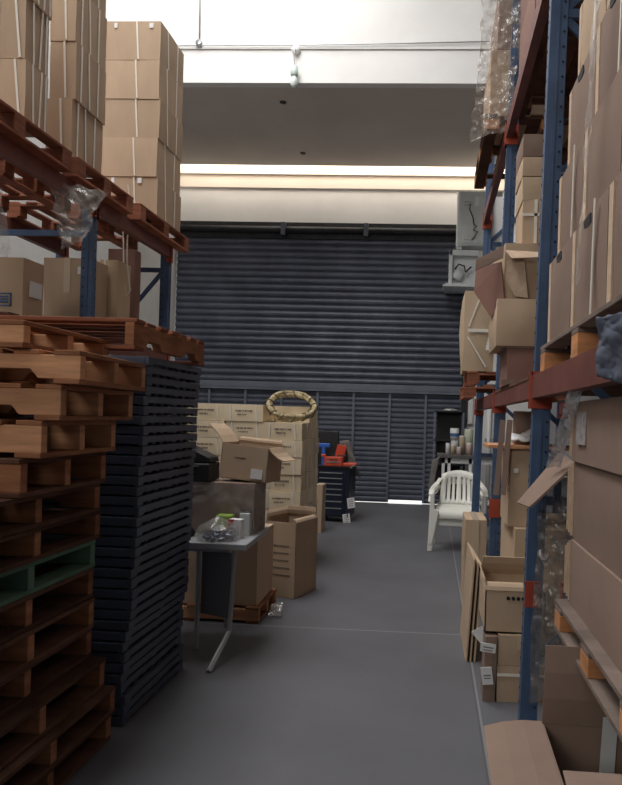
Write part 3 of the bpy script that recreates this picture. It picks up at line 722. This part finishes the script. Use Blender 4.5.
MB().box(-.03, .04, -.04, .04, .13, .17).build('grip', M['red'], bl, False, .01)
bk2 = small('equipment_case', 'black case standing behind the red toolboxes on the chest', 'case', 317, 338, 431, 466, YT + .34, .1, M['black'], zc)
MB().box(-.06, .06, .03, .05, bk2.dimensions.z, bk2.dimensions.z + .02).build('handle', M['soot'], bk2)
jk = sheet('draped_jacket', 'grey brown jacket draped over the right of the tool chest', 'jacket', PY(338, 441, YT + .42), PY(349, 440, YT + .42), PY(346, 470, YT + .42), PY(361, 478, YT + .42), 10, 14, .03, M['jacket'], th=.02, seed=14, freq=5)
for px, py, l in ((351, 503, 'upper white paper sheet clipped to the tool chest side'), (346.5, 519, 'lower white paper sheet clipped to the tool chest corner')):
    p = PY(px, py, YT + .0)
    ps = tag(MB().box(-.055, .055, -.003, .003, -.075, .075).build('paper_sheet', M['paper']), l, 'paper'); ps.location = p; ps.rotation_euler = (0, R(-8), R(20))
    b = MB(); 
    for k in range(4): b.box(-.035, .03, -.0045, -.0031, .045 - k * .03, .052 - k * .03)
    b.build('printed_text', M['ink'], ps)

# ---------------------------------------------------------------- back right: bench, shelf unit, cans, chairs, cooling units
YW = 10.35
xb0, xb1 = PY(440, 457, YW).x, 1.25; zb_ = PY(455, 455, YW).z
wbk = thing('workbench', 'dark topped workbench with white frame behind the white chairs', 'workbench', (0, 0, 0))
MB().box(xb0 - .04, xb1, YW, YW + .6, zb_ - .05, zb_).build('worktop', mat('dark_worktop', (.10, .095, .095), .5), wbk, False, .005)
MB().box(xb0 + .03, xb1 - .03, YW + .05, YW + .09, zb_ - .13, zb_ - .05).build('frame_rail', M['white'], wbk)
for x in (xb0 + .03, xb0 + .12, .58, xb1 - .06):
    MB().box(x, x + .045, YW + .05, YW + .095, 0, zb_ - .05).build('leg', M['white'], wbk)
MB().box(xb0 + .03, xb1 - .03, YW + .05, YW + .5, .28, .31).build('lower_shelf', M['acwhite'], wbk)
sheet('hanging_rag', 'brown grey rag hanging over the left end of the workbench', 'rag', PY(432, 461, YW - .04), PY(440, 456, YW - .04), PY(428, 489, YW - .05), PY(433, 488, YW - .05), 6, 12, .015, M['jacket'], th=.012, seed=15, freq=6)
YU = 11.35
su = thing('shelf_unit', 'dark metal shelf unit standing against the shutter behind the workbench', 'shelf unit', (0, 0, 0))
ux0, ux1, uz = PY(433.5, 430, YU).x, PY(464, 430, YU).x, PY(450, 411, YU).z
for x in (ux0, ux1 - .03):
    for y in (YU, YU + .42): MB().box(x, x + .03, y, y + .03, 0, uz).build('post', M['slatframe'], su)
for z in (.3, .8, PY(440, 441, YU).z, uz - .02): MB().box(ux0, ux1, YU, YU + .45, z, z + .02).build('shelf', M['soot'], su)
MB().box(ux0 + .05, ux1 - .02, YU + .43, YU + .445, .3, uz - .02).build('back_panel', M['black'], su)
p = PY(450, 411, YU + .2); ln = tag(MB().lathe([(0, 0), (.13, 0), (.125, .025), (.06, .045), (0, .05)], 16).build('reflection_disc', M['steel'], None, True), 'shiny disc added as a light reflection on top of the shelf unit', 'lid'); ln.location = (p.x, YU + .2, uz)  # disc added to stand in for a light reflection above the unit
def can(label, px0, px1, py0, py1, Y, m, name='paint_can', lid=True, band=None, zb=None):
    a, b_ = PY(px0, py1, Y).x, PY(px1, py1, Y).x; r_ = (b_ - a) / 2; h = PY(px0, py0, Y).z - PY(px0, py1, Y).z
    o = tag(MB().lathe([(0, 0), (r_, 0), (r_, h * .94), (r_ * .93, h), (0, h)], 16).build(name, m, None, True), label, 'can' if name == 'paint_can' else 'jar'); o.location = ((a + b_) / 2, Y + r_, zb_ if zb is None else zb)
    if lid: MB().lathe([(0, h), (r_ * .98, h), (r_ * .98, h + .015), (0, h + .015)], 16).build('lid', M['white'], o)
    if band: MB().lathe([(0, h * .3), (r_ * 1.01, h * .3), (r_ * 1.01, h * .6), (0, h * .6)], 16).build('paper_band', band, o)
    return o
tan = mat('tan_tin', (.45, .36, .25), .5); pinkish = mat('pink_tin', (.6, .45, .42), .5); greenish = mat('pale_green_tin', (.55, .6, .45), .5)
can('short white can at left end of the workbench row', 445.5, 450, 444, 454, YW + .22, M['white'])
c0 = can('grey can supporting the white can at the back of the workbench', 450.5, 458.5, 441, 454, YW + .42, M['acwhite'])
can('white can with blue band standing on a grey can on the workbench', 450, 459, 430.5, 441, YW + .41, M['white'], band=M['blueink'], zb=zb_ + c0.dimensions.z + .016)
can('small tan can in front on the workbench', 450.5, 455.5, 446, 455, YW + .05, tan)
can('tan can right of the tall white can on the workbench', 459, 465, 437, 455, YW + .14, tan, 'storage_jar')
can('low pink can at the front middle of the workbench', 456.5, 461.5, 448, 455, YW + .02, pinkish)
can('pale pink can beside the blue rack post on the workbench', 466, 472, 444, 455, YW + .10, pinkish)
can('pale green jar at the back right of the workbench', 464, 473, 430, 454, YW + .38, greenish, 'storage_jar')
xp0, xp1 = PY(486.5, 440, 12.3).x, PY(491.5, 440, 12.3).x
dp = tag(MB().tube([((xp0 + xp1) / 2, 12.42, 0), ((xp0 + xp1) / 2, 12.42, 2.1)], (xp1 - xp0) / 2 * .8, 14).build('drain_pipe', M['white'], None, True), 'upright white pipe on the back wall behind the blue posts', 'pipe')
MB().box(xp0 - .02, xp1 + .02, 12.44, 12.49, 1.2, 1.24).build('pipe_clip', M['steel'], dp)
tk_ = tag(MB().box(PY(468, 410, 12.4).x, PY(473, 410, 12.4).x, 12.43, 12.5, PY(470, 424, 12.4).z, PY(470, 396, 12.4).z).build('cable_trunking', M['white'], None, False, .005), 'short white trunking on the wall beside the shutter frame', 'trunking')
# stacked monobloc armchairs
ch_ = thing('plastic_armchair', '', 'chair', (0, 0, 0))
def bpt(s, t):      # backrest surface: s across -1..1, t up 0..1
    return V(s * (.215 - .02 * t), .20 + .10 * t - .055 * (s * s) + .0, .42 + .42 * t - .05 * t * s * s)
b = MB(); cols = [-1, -.72, -.62, -.47, -.37, -.22, -.12, .0, .12, .22, .37, .47, .62, .72, 1]; rows = [0, .12, .8, .9, 1]
v = [bpt(s, t) for t in rows for s in cols]; n = len(cols); f = []
slots = {2, 4, 6, 7 - 0, 9, 11}
slots = {1, 3, 5, 8, 10, 12}
for j in range(4):
    for i in range(n - 1):
        if j == 1 and i in slots: continue
        f.append((j * n + i, j * n + i + 1, (j + 1) * n + i + 1, (j + 1) * n + i))
b.add(v, f); o = b.build('backrest', M['chair'], ch_, True); s_ = o.modifiers.new('t', 'SOLIDIFY'); s_.thickness = .012
b = MB(); v = []; f = []
for j in range(7):
    for i in range(9):
        s = i / 4 - 1; tt = j / 6
        v.append(V(s * (.235 - .02 * tt), -.24 + .45 * tt, .43 - .02 * math.sin(tt * 3.0) * (1 - s * s) - (.12 if j == 0 else 0)))
for j in range(6):
    for i in range(8): f.append((j * 9 + i, j * 9 + i + 1, (j + 1) * 9 + i + 1, (j + 1) * 9 + i))
b.add(v, f); o = b.build('seat', M['chair'], ch_, True); s_ = o.modifiers.new('t', 'SOLIDIFY'); s_.thickness = .016
for s in (-1, 1):
    MB().prism([(s * .235, .36), (s * .245, .44), (s * .275, .66), (s * .30, .655), (s * .30, .0), (s * .245, .0)] if 0 else [(s * .305, 0), (s * .258, 0), (s * .195, .40), (s * .245, .42), (s * .25, .60), (s * .29, .60)], -.262, -.225, 'xz').build('leg', M['chair'], ch_, False, .01)
    MB().prism([(s * .29, 0), (s * .25, 0), (s * .20, .42), (s * .235, .44)], .20, .24, 'xz').build('leg', M['chair'], ch_, False, .01)
    pts = [(s * .285, -.245, .58), (s * .282, -.20, .635), (s * .275, -.05, .65), (s * .265, .10, .655), (s * .235, .19, .69), (s * .205, .225, .74)]
    b = MB()
    for a, c_ in zip(pts[:-1], pts[1:]): b.bar(a, c_, .055, .018)
    b.build('armrest', M['chair'], ch_, False, .006)
for k in range(2):
    o = ch_ if k == 0 else copy_tree(ch_)
    o.location = (.345 + .004 * k, 8.30 - .012 * k, .085 * k); o.rotation_euler.z = R(-3); o.scale = (1.12, 1.1, 1.0)
    tag(o, ('white plastic armchair, lower of the two stacked by the rack', 'white plastic armchair, upper of the two stacked by the rack')[k], 'chair', 'stacked white armchairs')
# cooling units on the back wall
YC = 11.75
a0, a1 = PY(457, 220, YC).x, PY(457, 220, YC).x + .78; z0, z1 = PY(468, 246, YC).z, PY(468, 190, YC).z
ac = thing('air_conditioner', 'tall grey white condenser unit high on the wall beside the shutter', 'air conditioner', (a0, YC, z0))
W_ = a1 - a0; H_ = z1 - z0
MB().box(0, W_, 0, .36, 0, H_).build('casing', M['acwhite'], ac, False, .05)
MB().box(.08, W_ - .08, -.008, 0, .06, H_ - .10).build('front_panel', M['acwhite'], ac, False, .004)
MB().box(.13, .30, -.03, -.008, .10, .36).build('terminal_cover', M['acwhite'], ac, False, .008)
MB().box(.30, .37, -.012, -.008, H_ - .28, H_ - .12).build('label_sticker', M['white'], ac)
MB().box(.12, .26, -.016, -.008, H_ - .22, H_ - .20).box(.12, .26, -.016, -.008, H_ - .27, H_ - .25).build('grip', M['steel'], ac)
MB().tube([(.22, -.03, .72), (.21, -.04, .62), (.27, -.05, .48), (.29, -.05, .36), (.34, -.05, .33), (.28, -.05, .26), (.36, -.04, .24), (.30, -.05, .14), (.26, -.03, .10)], .010, 6).build('cable', M['black'], ac)
MB().box(.05, .10, .05, YB - YC - .003, -.05, 0).box(W_ - .1, W_ - .05, .05, YB - YC - .003, -.05, 0).build('wall_bracket', M['steel'], ac)
z2, z3 = PY(458, 284, YC).z, PY(458, 250, YC).z; b0 = PY(449, 270, YC).x
a2 = thing('air_conditioner', 'smaller cooling unit with exposed motor below the tall condenser', 'air conditioner', (b0, YC, z2))
H2 = z3 - z2
MB().box(0, .5, .08, .40, 0, H2).box(0, .06, -.02, .08, 0, H2).box(0, .5, -.02, .08, H2 - .10, H2).build('casing', M['acwhite'], a2, False, .01)
MB().lathe([(0, -.1), (.085, -.1), (.095, -.06), (.095, .06), (0, .08)], 18, (.17, .05, .17), Matrix.Rotation(R(25), 3, 'Y')).build('motor', M['acwhite'], a2, True)
MB().tube([(.10, -.02, .25), (.16, -.05, .33), (.26, -.05, .30), (.28, -.03, .20), (.38, 0, .30)], .014, 6).build('hose', M['soot'], a2, True)
MB().box(-.10, .52, -.10, .42, -.06, -.03).box(-.06, .52, -.06, YB - YC - .003, -.03, 0).build('base_tray', M['acwhite'], a2)

# ---------------------------------------------------------------- right rack
XRK = .50; Y1, Y2, Y3, Y0_ = 3.43, 5.50, 7.90, 1.15
rr_ = thing('pallet_rack', 'blue and orange pallet rack along the right side of the aisle', 'rack', (-.018, 0, .02))
rr_.rotation_euler = (0, .014, 0)          # whole rack tilted to fit its uprights to their slant in the image
for yy in (Y0_, Y1, Y2, Y3):
    post(rr_, XRK, yy, 6.0, w_=.085, holes=yy in (Y1, Y2)); post(rr_, XRK + .93, yy, 6.0, w_=.085, holes=False)
    frame_braces(rr_, XRK + .085, XRK + .93, yy + .02, [.35, 1.15, 1.95, 2.75, 3.60, 4.5, 5.4])
L1, L2, L3 = .72, 1.775, 3.93
for (ya_, yb_), lv in (((Y0_ + .07, Y1), (L2, L3)), ((Y1 + .07, Y2), (L2, L3)), ((Y2 + .07, Y3), (L2, L3))):
    for z in lv: rbeam(rr_, XRK, ya_, yb_, z, 1); rbeam(rr_, XRK + .96, ya_, yb_, z, 1)

rbeam(rr_, XRK + .20, Y0_ + .07, Y1, L1, 1, m='blue'); rbeam(rr_, XRK + .96, Y0_ + .07, Y1, L1, 1)
MB().box(XRK - .004, XRK + .07, Y1 - .016, Y1 - .008, L1 - .10, L1 + .03).build('beam_connector', M['orange'], rr_)
MB().box(XRK - .018, XRK + .07, Y2 - .016, Y2 - .008, .77, .92).build('beam_connector', M['orange'], rr_)
# near bay, low level: three opened cartons on a pallet
pallet('orange lit wooden pallet under the big brown cartons at right edge', .52, 1.42, 1.72, 2.80, L1 - .0, L1 + .12, 'woodgrey', 'x', 7, False, block=True, m2='woodorange')
zq = [L1 + .122, 1.095, 1.405, 1.640]
for k, l in enumerate(('lowest', 'middle', 'top')):
    o = carton('large brown carton at the right edge, %s of the three on the low pallet' % l, .565 + .01 * (k == 1) - .006 * (k == 2), 1.25, 1.70, 2.74 + .02 * (k == 1), zq[k], zq[k + 1] - .003, m='cardgrey', group='large cartons on the low right pallet')
    if k == 2:
        MB().box(-.356, -.352, .25, .40, .07, .19).build('film_pouch', mat('cloudy_pouch', (.40, .37, .37), .2, var=.3, scale=40), o)
    # folded flap ends on the far corner
    for q in range(3 if k < 2 else 2):
        MB().box(-.345 - .006 * q, -.30, .525 + .012 * q, .532 + .012 * q, .01 + .01 * q, zq[k + 1] - zq[k] - .012 * q - .01).build('folded_flap', M['cardedge'], o)
# loose flap leaning out from the top carton
fl = MB(); A, B_, C_, D_ = PY(575, 462, 2.80), PY(528, 505, 2.98), PY(535, 511, 2.94), PY(578, 472, 2.76)
top = PY(548, 468, 3.12); top2 = PY(521, 503, 3.05)
q = [PY(576, 463, 2.80), PY(529, 507, 2.86), PY(517, 502, 3.10), PY(560, 452, 3.12)]
nrm = (q[1] - q[0]).cross(q[3] - q[0]).normalized() * .009
fl.add([*q, *[p + nrm for p in q]], [(0, 1, 2, 3), (4, 7, 6, 5), (0, 4, 5, 1), (1, 5, 6, 2), (2, 6, 7, 3), (3, 7, 4, 0)])
tag(fl.build('cardboard_flap', M['cardgrey']), 'loose grey brown cardboard flap sticking out into the aisle between two cartons', 'cardboard')
# near bay, upper pallet load
pallet('wooden pallet on the right middle beam under the wrapped carton stack', .515, 1.42, 1.75, 3.33, L2, L2 + .145, 'woodgrey', 'x', 8, False, block=True, m2='woodorange')
zu = L2 + .147
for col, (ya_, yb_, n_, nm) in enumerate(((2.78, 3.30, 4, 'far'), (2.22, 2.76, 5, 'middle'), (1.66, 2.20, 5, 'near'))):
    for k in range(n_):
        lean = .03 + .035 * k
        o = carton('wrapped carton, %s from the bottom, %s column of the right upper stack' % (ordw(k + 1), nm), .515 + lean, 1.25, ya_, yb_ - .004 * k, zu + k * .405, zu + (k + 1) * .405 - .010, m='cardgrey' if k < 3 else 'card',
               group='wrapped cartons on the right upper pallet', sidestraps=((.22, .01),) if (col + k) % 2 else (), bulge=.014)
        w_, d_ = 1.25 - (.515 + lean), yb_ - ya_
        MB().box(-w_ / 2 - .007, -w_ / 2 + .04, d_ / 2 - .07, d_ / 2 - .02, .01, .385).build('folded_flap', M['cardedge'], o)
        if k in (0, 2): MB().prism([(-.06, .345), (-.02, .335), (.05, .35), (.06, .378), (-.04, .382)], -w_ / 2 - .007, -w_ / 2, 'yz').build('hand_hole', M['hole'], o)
sheet('stretch_film', 'strip of shiny stretch film down the right upper carton stack', 'plastic film', (.56, 2.42, 3.45), (.56, 2.52, 3.45), (.50, 2.40, 2.05), (.50, 2.47, 2.05), 6, 40, .012, M['film'], seed=21, freq=9)
sheet('hanging_cloth', 'blue grey cloth bundle lying on the right middle beam', 'cloth', PY(596, 318, 1.80), PY(628, 312, 1.75), PY(600, 375, 1.80), PY(630, 385, 1.75), 30, 34, .03, M['cloth'], th=.015, seed=22, freq=9)
# silvery film strip hanging off the middle beam and dusty film below it
sheet('silver_film_strip', 'long silvery clear film strip hanging off the right middle beam', 'plastic film', PY(580, 350, 2.42), PY(594, 352, 2.40), PY(546, 466, 2.96), PY(560, 468, 2.9), 8, 30, .02, M['silver'], seed=23, freq=12)
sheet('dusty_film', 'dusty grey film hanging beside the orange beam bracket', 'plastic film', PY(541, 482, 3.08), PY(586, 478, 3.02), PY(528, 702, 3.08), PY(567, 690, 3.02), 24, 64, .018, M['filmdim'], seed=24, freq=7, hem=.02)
# floor level near bay: big open carton
bo = open_carton('big open brown carton on the floor at the bottom right', (.545, 2.10, 0), (.285, .52, .52), R(-1), {'left': (.20, 93, -.02), 'back': (.26, 8, .0), 'right': (.05, 12, 0), 'front': (.17, -86, 0)}, 'cardgrey')
MB().bar((.075, .236, .36), (.085, .242, .56), .05, .003, V(0, 1, 0)).build('shipping_label', M['acwhite'], bo)
# bay between the first and second frame
def bx(label, px0, px1, py0, py1, Y, dep, **k): return cpx(label, px0, px1, py0, py1, Y, dep, **k)
lo = carton('brown carton with white strap on the floor below the handle hole carton', PY(497, 680, 3.80).x, .66, 3.80, 4.25, 0, .20, m='card'); MB().box(-.13, .13, -.236, -.232, .145, .160).build('strap', M['strap'], lo)
mo = carton('upright brown carton between the strapped carton and handle hole carton', PY(498, 660, 3.82).x, .66, 3.80, 4.25, .202, .368, m='card', tape=True)
ho = open_carton('brown carton with handle holes and opened lid beside the orange bracket', (.495, 4.06, .372), (.335, .46, .232), 0, {'front': (.06, -50, 0), 'back': (.12, -20, 0), 'left': (.06, 8, 0)}, 'card')
b = MB()
for k in range(4): b.lathe([(0, 0), (.011, 0), (.011, .004), (0, .004)], 10, (-.04 + k * .028, -.231, .195), Matrix.Rotation(R(90), 3, 'X'))
b.build('handle_holes', M['hole'], ho)
for k in range(3):
    o = tag(MB().box(0, .010, 0, .62, 0, .66 - .02 * k).build('flat_carton', M['card' if k != 1 else 'cardpale']), 'flattened carton leaning on the right cartons, %s from the aisle' % ordw(k + 1), 'cardboard', 'flattened cartons')
    o.location = (.262 + .026 * k, 4.40, 0); o.rotation_euler = (0, R(3), R(1 + k))
tk = carton('tall brown carton stack base standing on the floor behind the flattened cartons', .56, 1.2, 4.45, 5.30, 0, .86, m='card')
t2 = cpx('brown carton with white tag under the plank shelf at right', 509, 536, 452, 500, 4.55, .5, z0=.862, z1=1.375, m='card', labels=((.25, .72, .03, .03),))
pk = PY(490, 446, 4.55)
tag(MB().box(PY(488, 446, 4.5).x, .95, 4.50, 4.95, 1.376, 1.400).build('wooden_plank', M['woodpale'], None, False, .003), 'pale plank lying on a carton between the blue rack posts', 'plank')
sheet('crumpled_bag', 'crumpled white plastic bag lying on the pale plank', 'bag', (.53, 4.55, 1.43), (.72, 4.55, 1.43), (.54, 4.75, 1.47), (.72, 4.75, 1.50), 12, 10, .03, M['paper'], th=.01, seed=31)
cpx('dark brown carton at the back of the plank between rack posts', 516, 534, 404, 441, 4.78, .17, z0=1.402, z1=1.63, m='cardgrey')
for k, (px0, px1, l) in enumerate(((496, 503, 'left'), (503, 510, 'right'))):
    a, c_ = PY(px1, 420, 4.52), PY(px0, 495, 4.47)
    o = MB().bar(c_, a + V(0, .0, .0), .035, .012, V(0, 1, 0)).build('cardboard_strip', M['cardgrey'])
    tag(o, 'narrow cardboard strip leaning against the plank, %s of the two' % l, 'cardboard', 'cardboard strips')
pz = PY(486, 640, 3.76)
for k, (px, py, ww, hh, l) in enumerate(((488, 648, .085, .05, 'upper'), (487, 676, .06, .10, 'lower'))):
    p = PY(px, py, 3.77); ps = tag(MB().box(-ww / 2, ww / 2, 0, .003, -hh / 2, hh / 2).build('paper_sheet', M['paper']), 'white printed paper hanging beside the low cartons, %s of the two' % l, 'paper', 'papers by low cartons'); ps.location = p; ps.rotation_euler = (R(6), R(4 - 12 * k), R(-8))
    b = MB(); b.box(-ww * .3, ww * .35, -.001, 0, 0, .006).box(-ww * .3, ww * .3, -.001, 0, -.016, -.011).build('printed_text', M['ink'], ps)
cpx('slim carton holding papers beside the low cartons', 484, 496, 645, 700, 3.79, .16, z0=0, z1=.36, m='cardgrey')
pt = PY(478, 632, 4.3); pc = tag(MB().prism([(0, 0), (.10, .06), (.09, -.10)], 0, .004, 'xz').build('paper_sheet', M['paper']), 'triangular white paper corner sticking out below the flattened cartons', 'paper'); pc.location = PY(471, 632, 4.395)

# cartons on the middle beam, first to second frame
deck = tag(MB().box(.49, 1.45, Y1 + .12, Y2 - .06, L2, L2 + .02).build('shelf_board', M['wooddark']), 'dark board decking the middle beam between the rack posts', 'shelf')
zs = L2 + .022; YV = 4.45
mr_ = cpx('maroon box with lighter lid on the right middle beam', 507, 538, 350, 392, YV, .5, z0=zs, z1=2.04, m='carddark'); ww = mr_.dimensions.x
MB().box(-ww / 2 - .012, ww / 2 + .012, -.262, .25, .235, .262).build('lid', M['cardgrey'], mr_); MB().box(-ww / 2 - .03, ww / 2 + .03, -.275, -.25, 0, .03).build('base_strip', M['cardgrey'], mr_)
s1 = cpx('crumpled brown carton beneath the torn carton on the right rack', 497, 542, 300, 346, YV - .02, .55, z0=2.045, z1=2.35, m='card', bulge=.03)
tn = cpx('torn brown carton with dark flaps hanging open on the right rack', 502, 542, 246, 302, YV + .03, .5, z0=2.353, z1=2.72, m='card', bulge=.02, rz=R(4))
def plate(name, pts, th, m, parent=None):
    q = [V(*p) for p in pts]; n = (q[1] - q[0]).cross(q[-1] - q[0]).normalized() * th; k = len(q)
    if parent:
        inv = parent.matrix_basis.inverted(); q = [inv @ p for p in q]; n = inv.to_3x3() @ n
    return MB().add([*q, *[p + n for p in q]], [tuple(range(k)), tuple(range(2 * k - 1, k - 1, -1))] + [(i, i + k, (i + 1) % k + k, (i + 1) % k) for i in range(k)]).build(name, m, parent)
plate('flap', [PY(504, 246, YV + .02), PY(476, 260, YV - .02), PY(475, 271, YV - .03), PY(503, 258, YV)], .008, M['cardgrey'], tn)
plate('flap', [PY(502, 262, YV), PY(477, 268, YV + .25), PY(475, 292, YV + .25), PY(492, 318, YV + .1), PY(505, 300, YV)], .008, M['carddark'], tn)
plate('flap', [PY(505, 250, YV - .01), PY(540, 252, YV - .01), PY(538, 257, YV - .06), PY(512, 258, YV - .08)], .006, M['cardedge'], tn)
plate('torn_edge', [PY(507, 262, YV - .02), PY(517, 251, YV - .02), PY(524, 256, YV - .02), PY(528, 298, YV - .02), PY(515, 296, YV - .02), PY(506, 280, YV - .02)], .004, M['cardedge'], tn)
for k, (p0, p1, l, mm) in enumerate(((200, 244, 'with white strap cross', 'card'), (177, 200, 'with torn top edge', 'cardpale'), (157, 176, 'plain', 'card'), (134, 156, 'topmost dark', 'cardgrey'))):
    o = cpx('brown carton %s in the tall column on the torn carton' % l, 523, 548, p0, p1, YV + .12, .40, z0=None if k else 2.745, m=mm)
    if k == 0:
        h = o.dimensions.z; MB().box(-.01, .01, -.212, -.207, 0, h).box(-.09, .09, -.212, -.207, h * .62, h * .62 + .018).build('strap', M['strap'], o)
# bay between second and third frame, middle beam
pallet('reddish wooden pallet on the right middle beam at the far bay, lower one', .30, 1.3, 6.62, 7.55, L2, L2 + .13, 'woodred', 'x', 6, False, block=True)
pallet('reddish wooden pallet on the right middle beam at the far bay, upper one', .33, 1.3, 6.64, 7.50, L2 + .132, L2 + .262, 'woodred', 'x', 6, False, block=True)
tb_ = cpx('tall pale carton with crossed straps and white paper at the far right rack bay', 464, 494, 291, 371, 6.66, .6, z0=L2 + .264, m='cardpale', bulge=.035)
w_ = tb_.dimensions.x; h_ = tb_.dimensions.z
MB().bar((-w_ * .28, -.336, h_ * .55), (.0, -.337, h_ * .92), .014, .004, V(0, 1, 0)).bar((-w_ * .3, -.336, h_ * .42), (w_ * .2, -.332, h_ * .05), .014, .004, V(0, 1, 0)).build('strap', M['strap'], tb_)
MB().box(-w_ * .3, w_ * .25, -.344, -.338, h_ * .48, h_ * .52).build('packing_tape', M['strap'], tb_)
MB().prism([(w_ * .18, h_ * .26), (w_ * .42, h_ * .26), (w_ * .40, h_ * .56), (w_ * .30, h_ * .56)], -.346, -.342, 'xz').build('paper_tag', M['paper'], tb_)
# upper beam loads
pallet('wooden pallet high on the right rack between the first and second frame', .57, 1.40, 3.62, 5.36, L3, L3 + .14, 'wooddark', 'x', 8, False, block=True)
for k, (ya_, yb_, n_) in enumerate(((4.55, 5.38, 2), (3.66, 4.5, 2))):
    for j in range(n_):
        carton('dark carton, %s one on the %s end of the high right pallet' % (('lower', 'upper')[j], ('far', 'near')[k]), .60, 1.2, ya_, yb_, L3 + .142 + j * .5, L3 + .142 + (j + 1) * .5 - .004, m='carddark', group='cartons high on the right rack')
pallet('wooden pallet high on the right rack between the second and third frame', .36, 1.40, 5.60, 7.0, L3, L3 + .14, 'wooddark', 'x', 6, False, block=True, m2='woodorange')
for j, (m_, l) in enumerate((('card', 'lower'), ('cardgrey', 'upper'))):
    carton('film covered carton high on the right rack beyond the second post, %s one' % l, .40 + .05 * j, 1.2, 5.64, 6.5, L3 + .142 + j * .55, L3 + .142 + (j + 1) * .55 - .006, m=m_)
sheet('hanging_film', 'crinkled clear film hanging over the high right pallet edge', 'plastic film', PY(487, -40, 5.48), PY(532, -40, 5.48), PY(470, 142, 5.54), PY(509, 128, 5.5), 26, 70, .03, M['filmhi'], seed=41, freq=7, hem=.04)
wp = tag(MB().box(PY(492, 220, 7.95).x, PY(524, 220, 7.95).x, 7.945, 7.975, 3.625, PY(505, 197, 7.95).z).build('white_board', M['white'], None, False, .004), 'white board standing on a rack brace behind the second blue post', 'board')
MB().box(.9, .93, 7.93, 7.945, 3.63, 4.2).build('edge_strip', M['acwhite'], wp)
# low bay further back
lb = carton('worn brown carton on the floor beside the blue post near the white chairs', PY(465, 540, 5.75).x, .485, 5.75, 6.25, 0, PY(475, 520, 5.75).z, m='card', tape=True)
MB().box(-.10, -.09, -.262, -.258, .40, .55).build('torn_edge', M['cardedge'], lb)
carton('brown carton inside the far right bay behind the blue post', .60, 1.3, 5.85, 6.6, 0, .62, m='cardgrey')
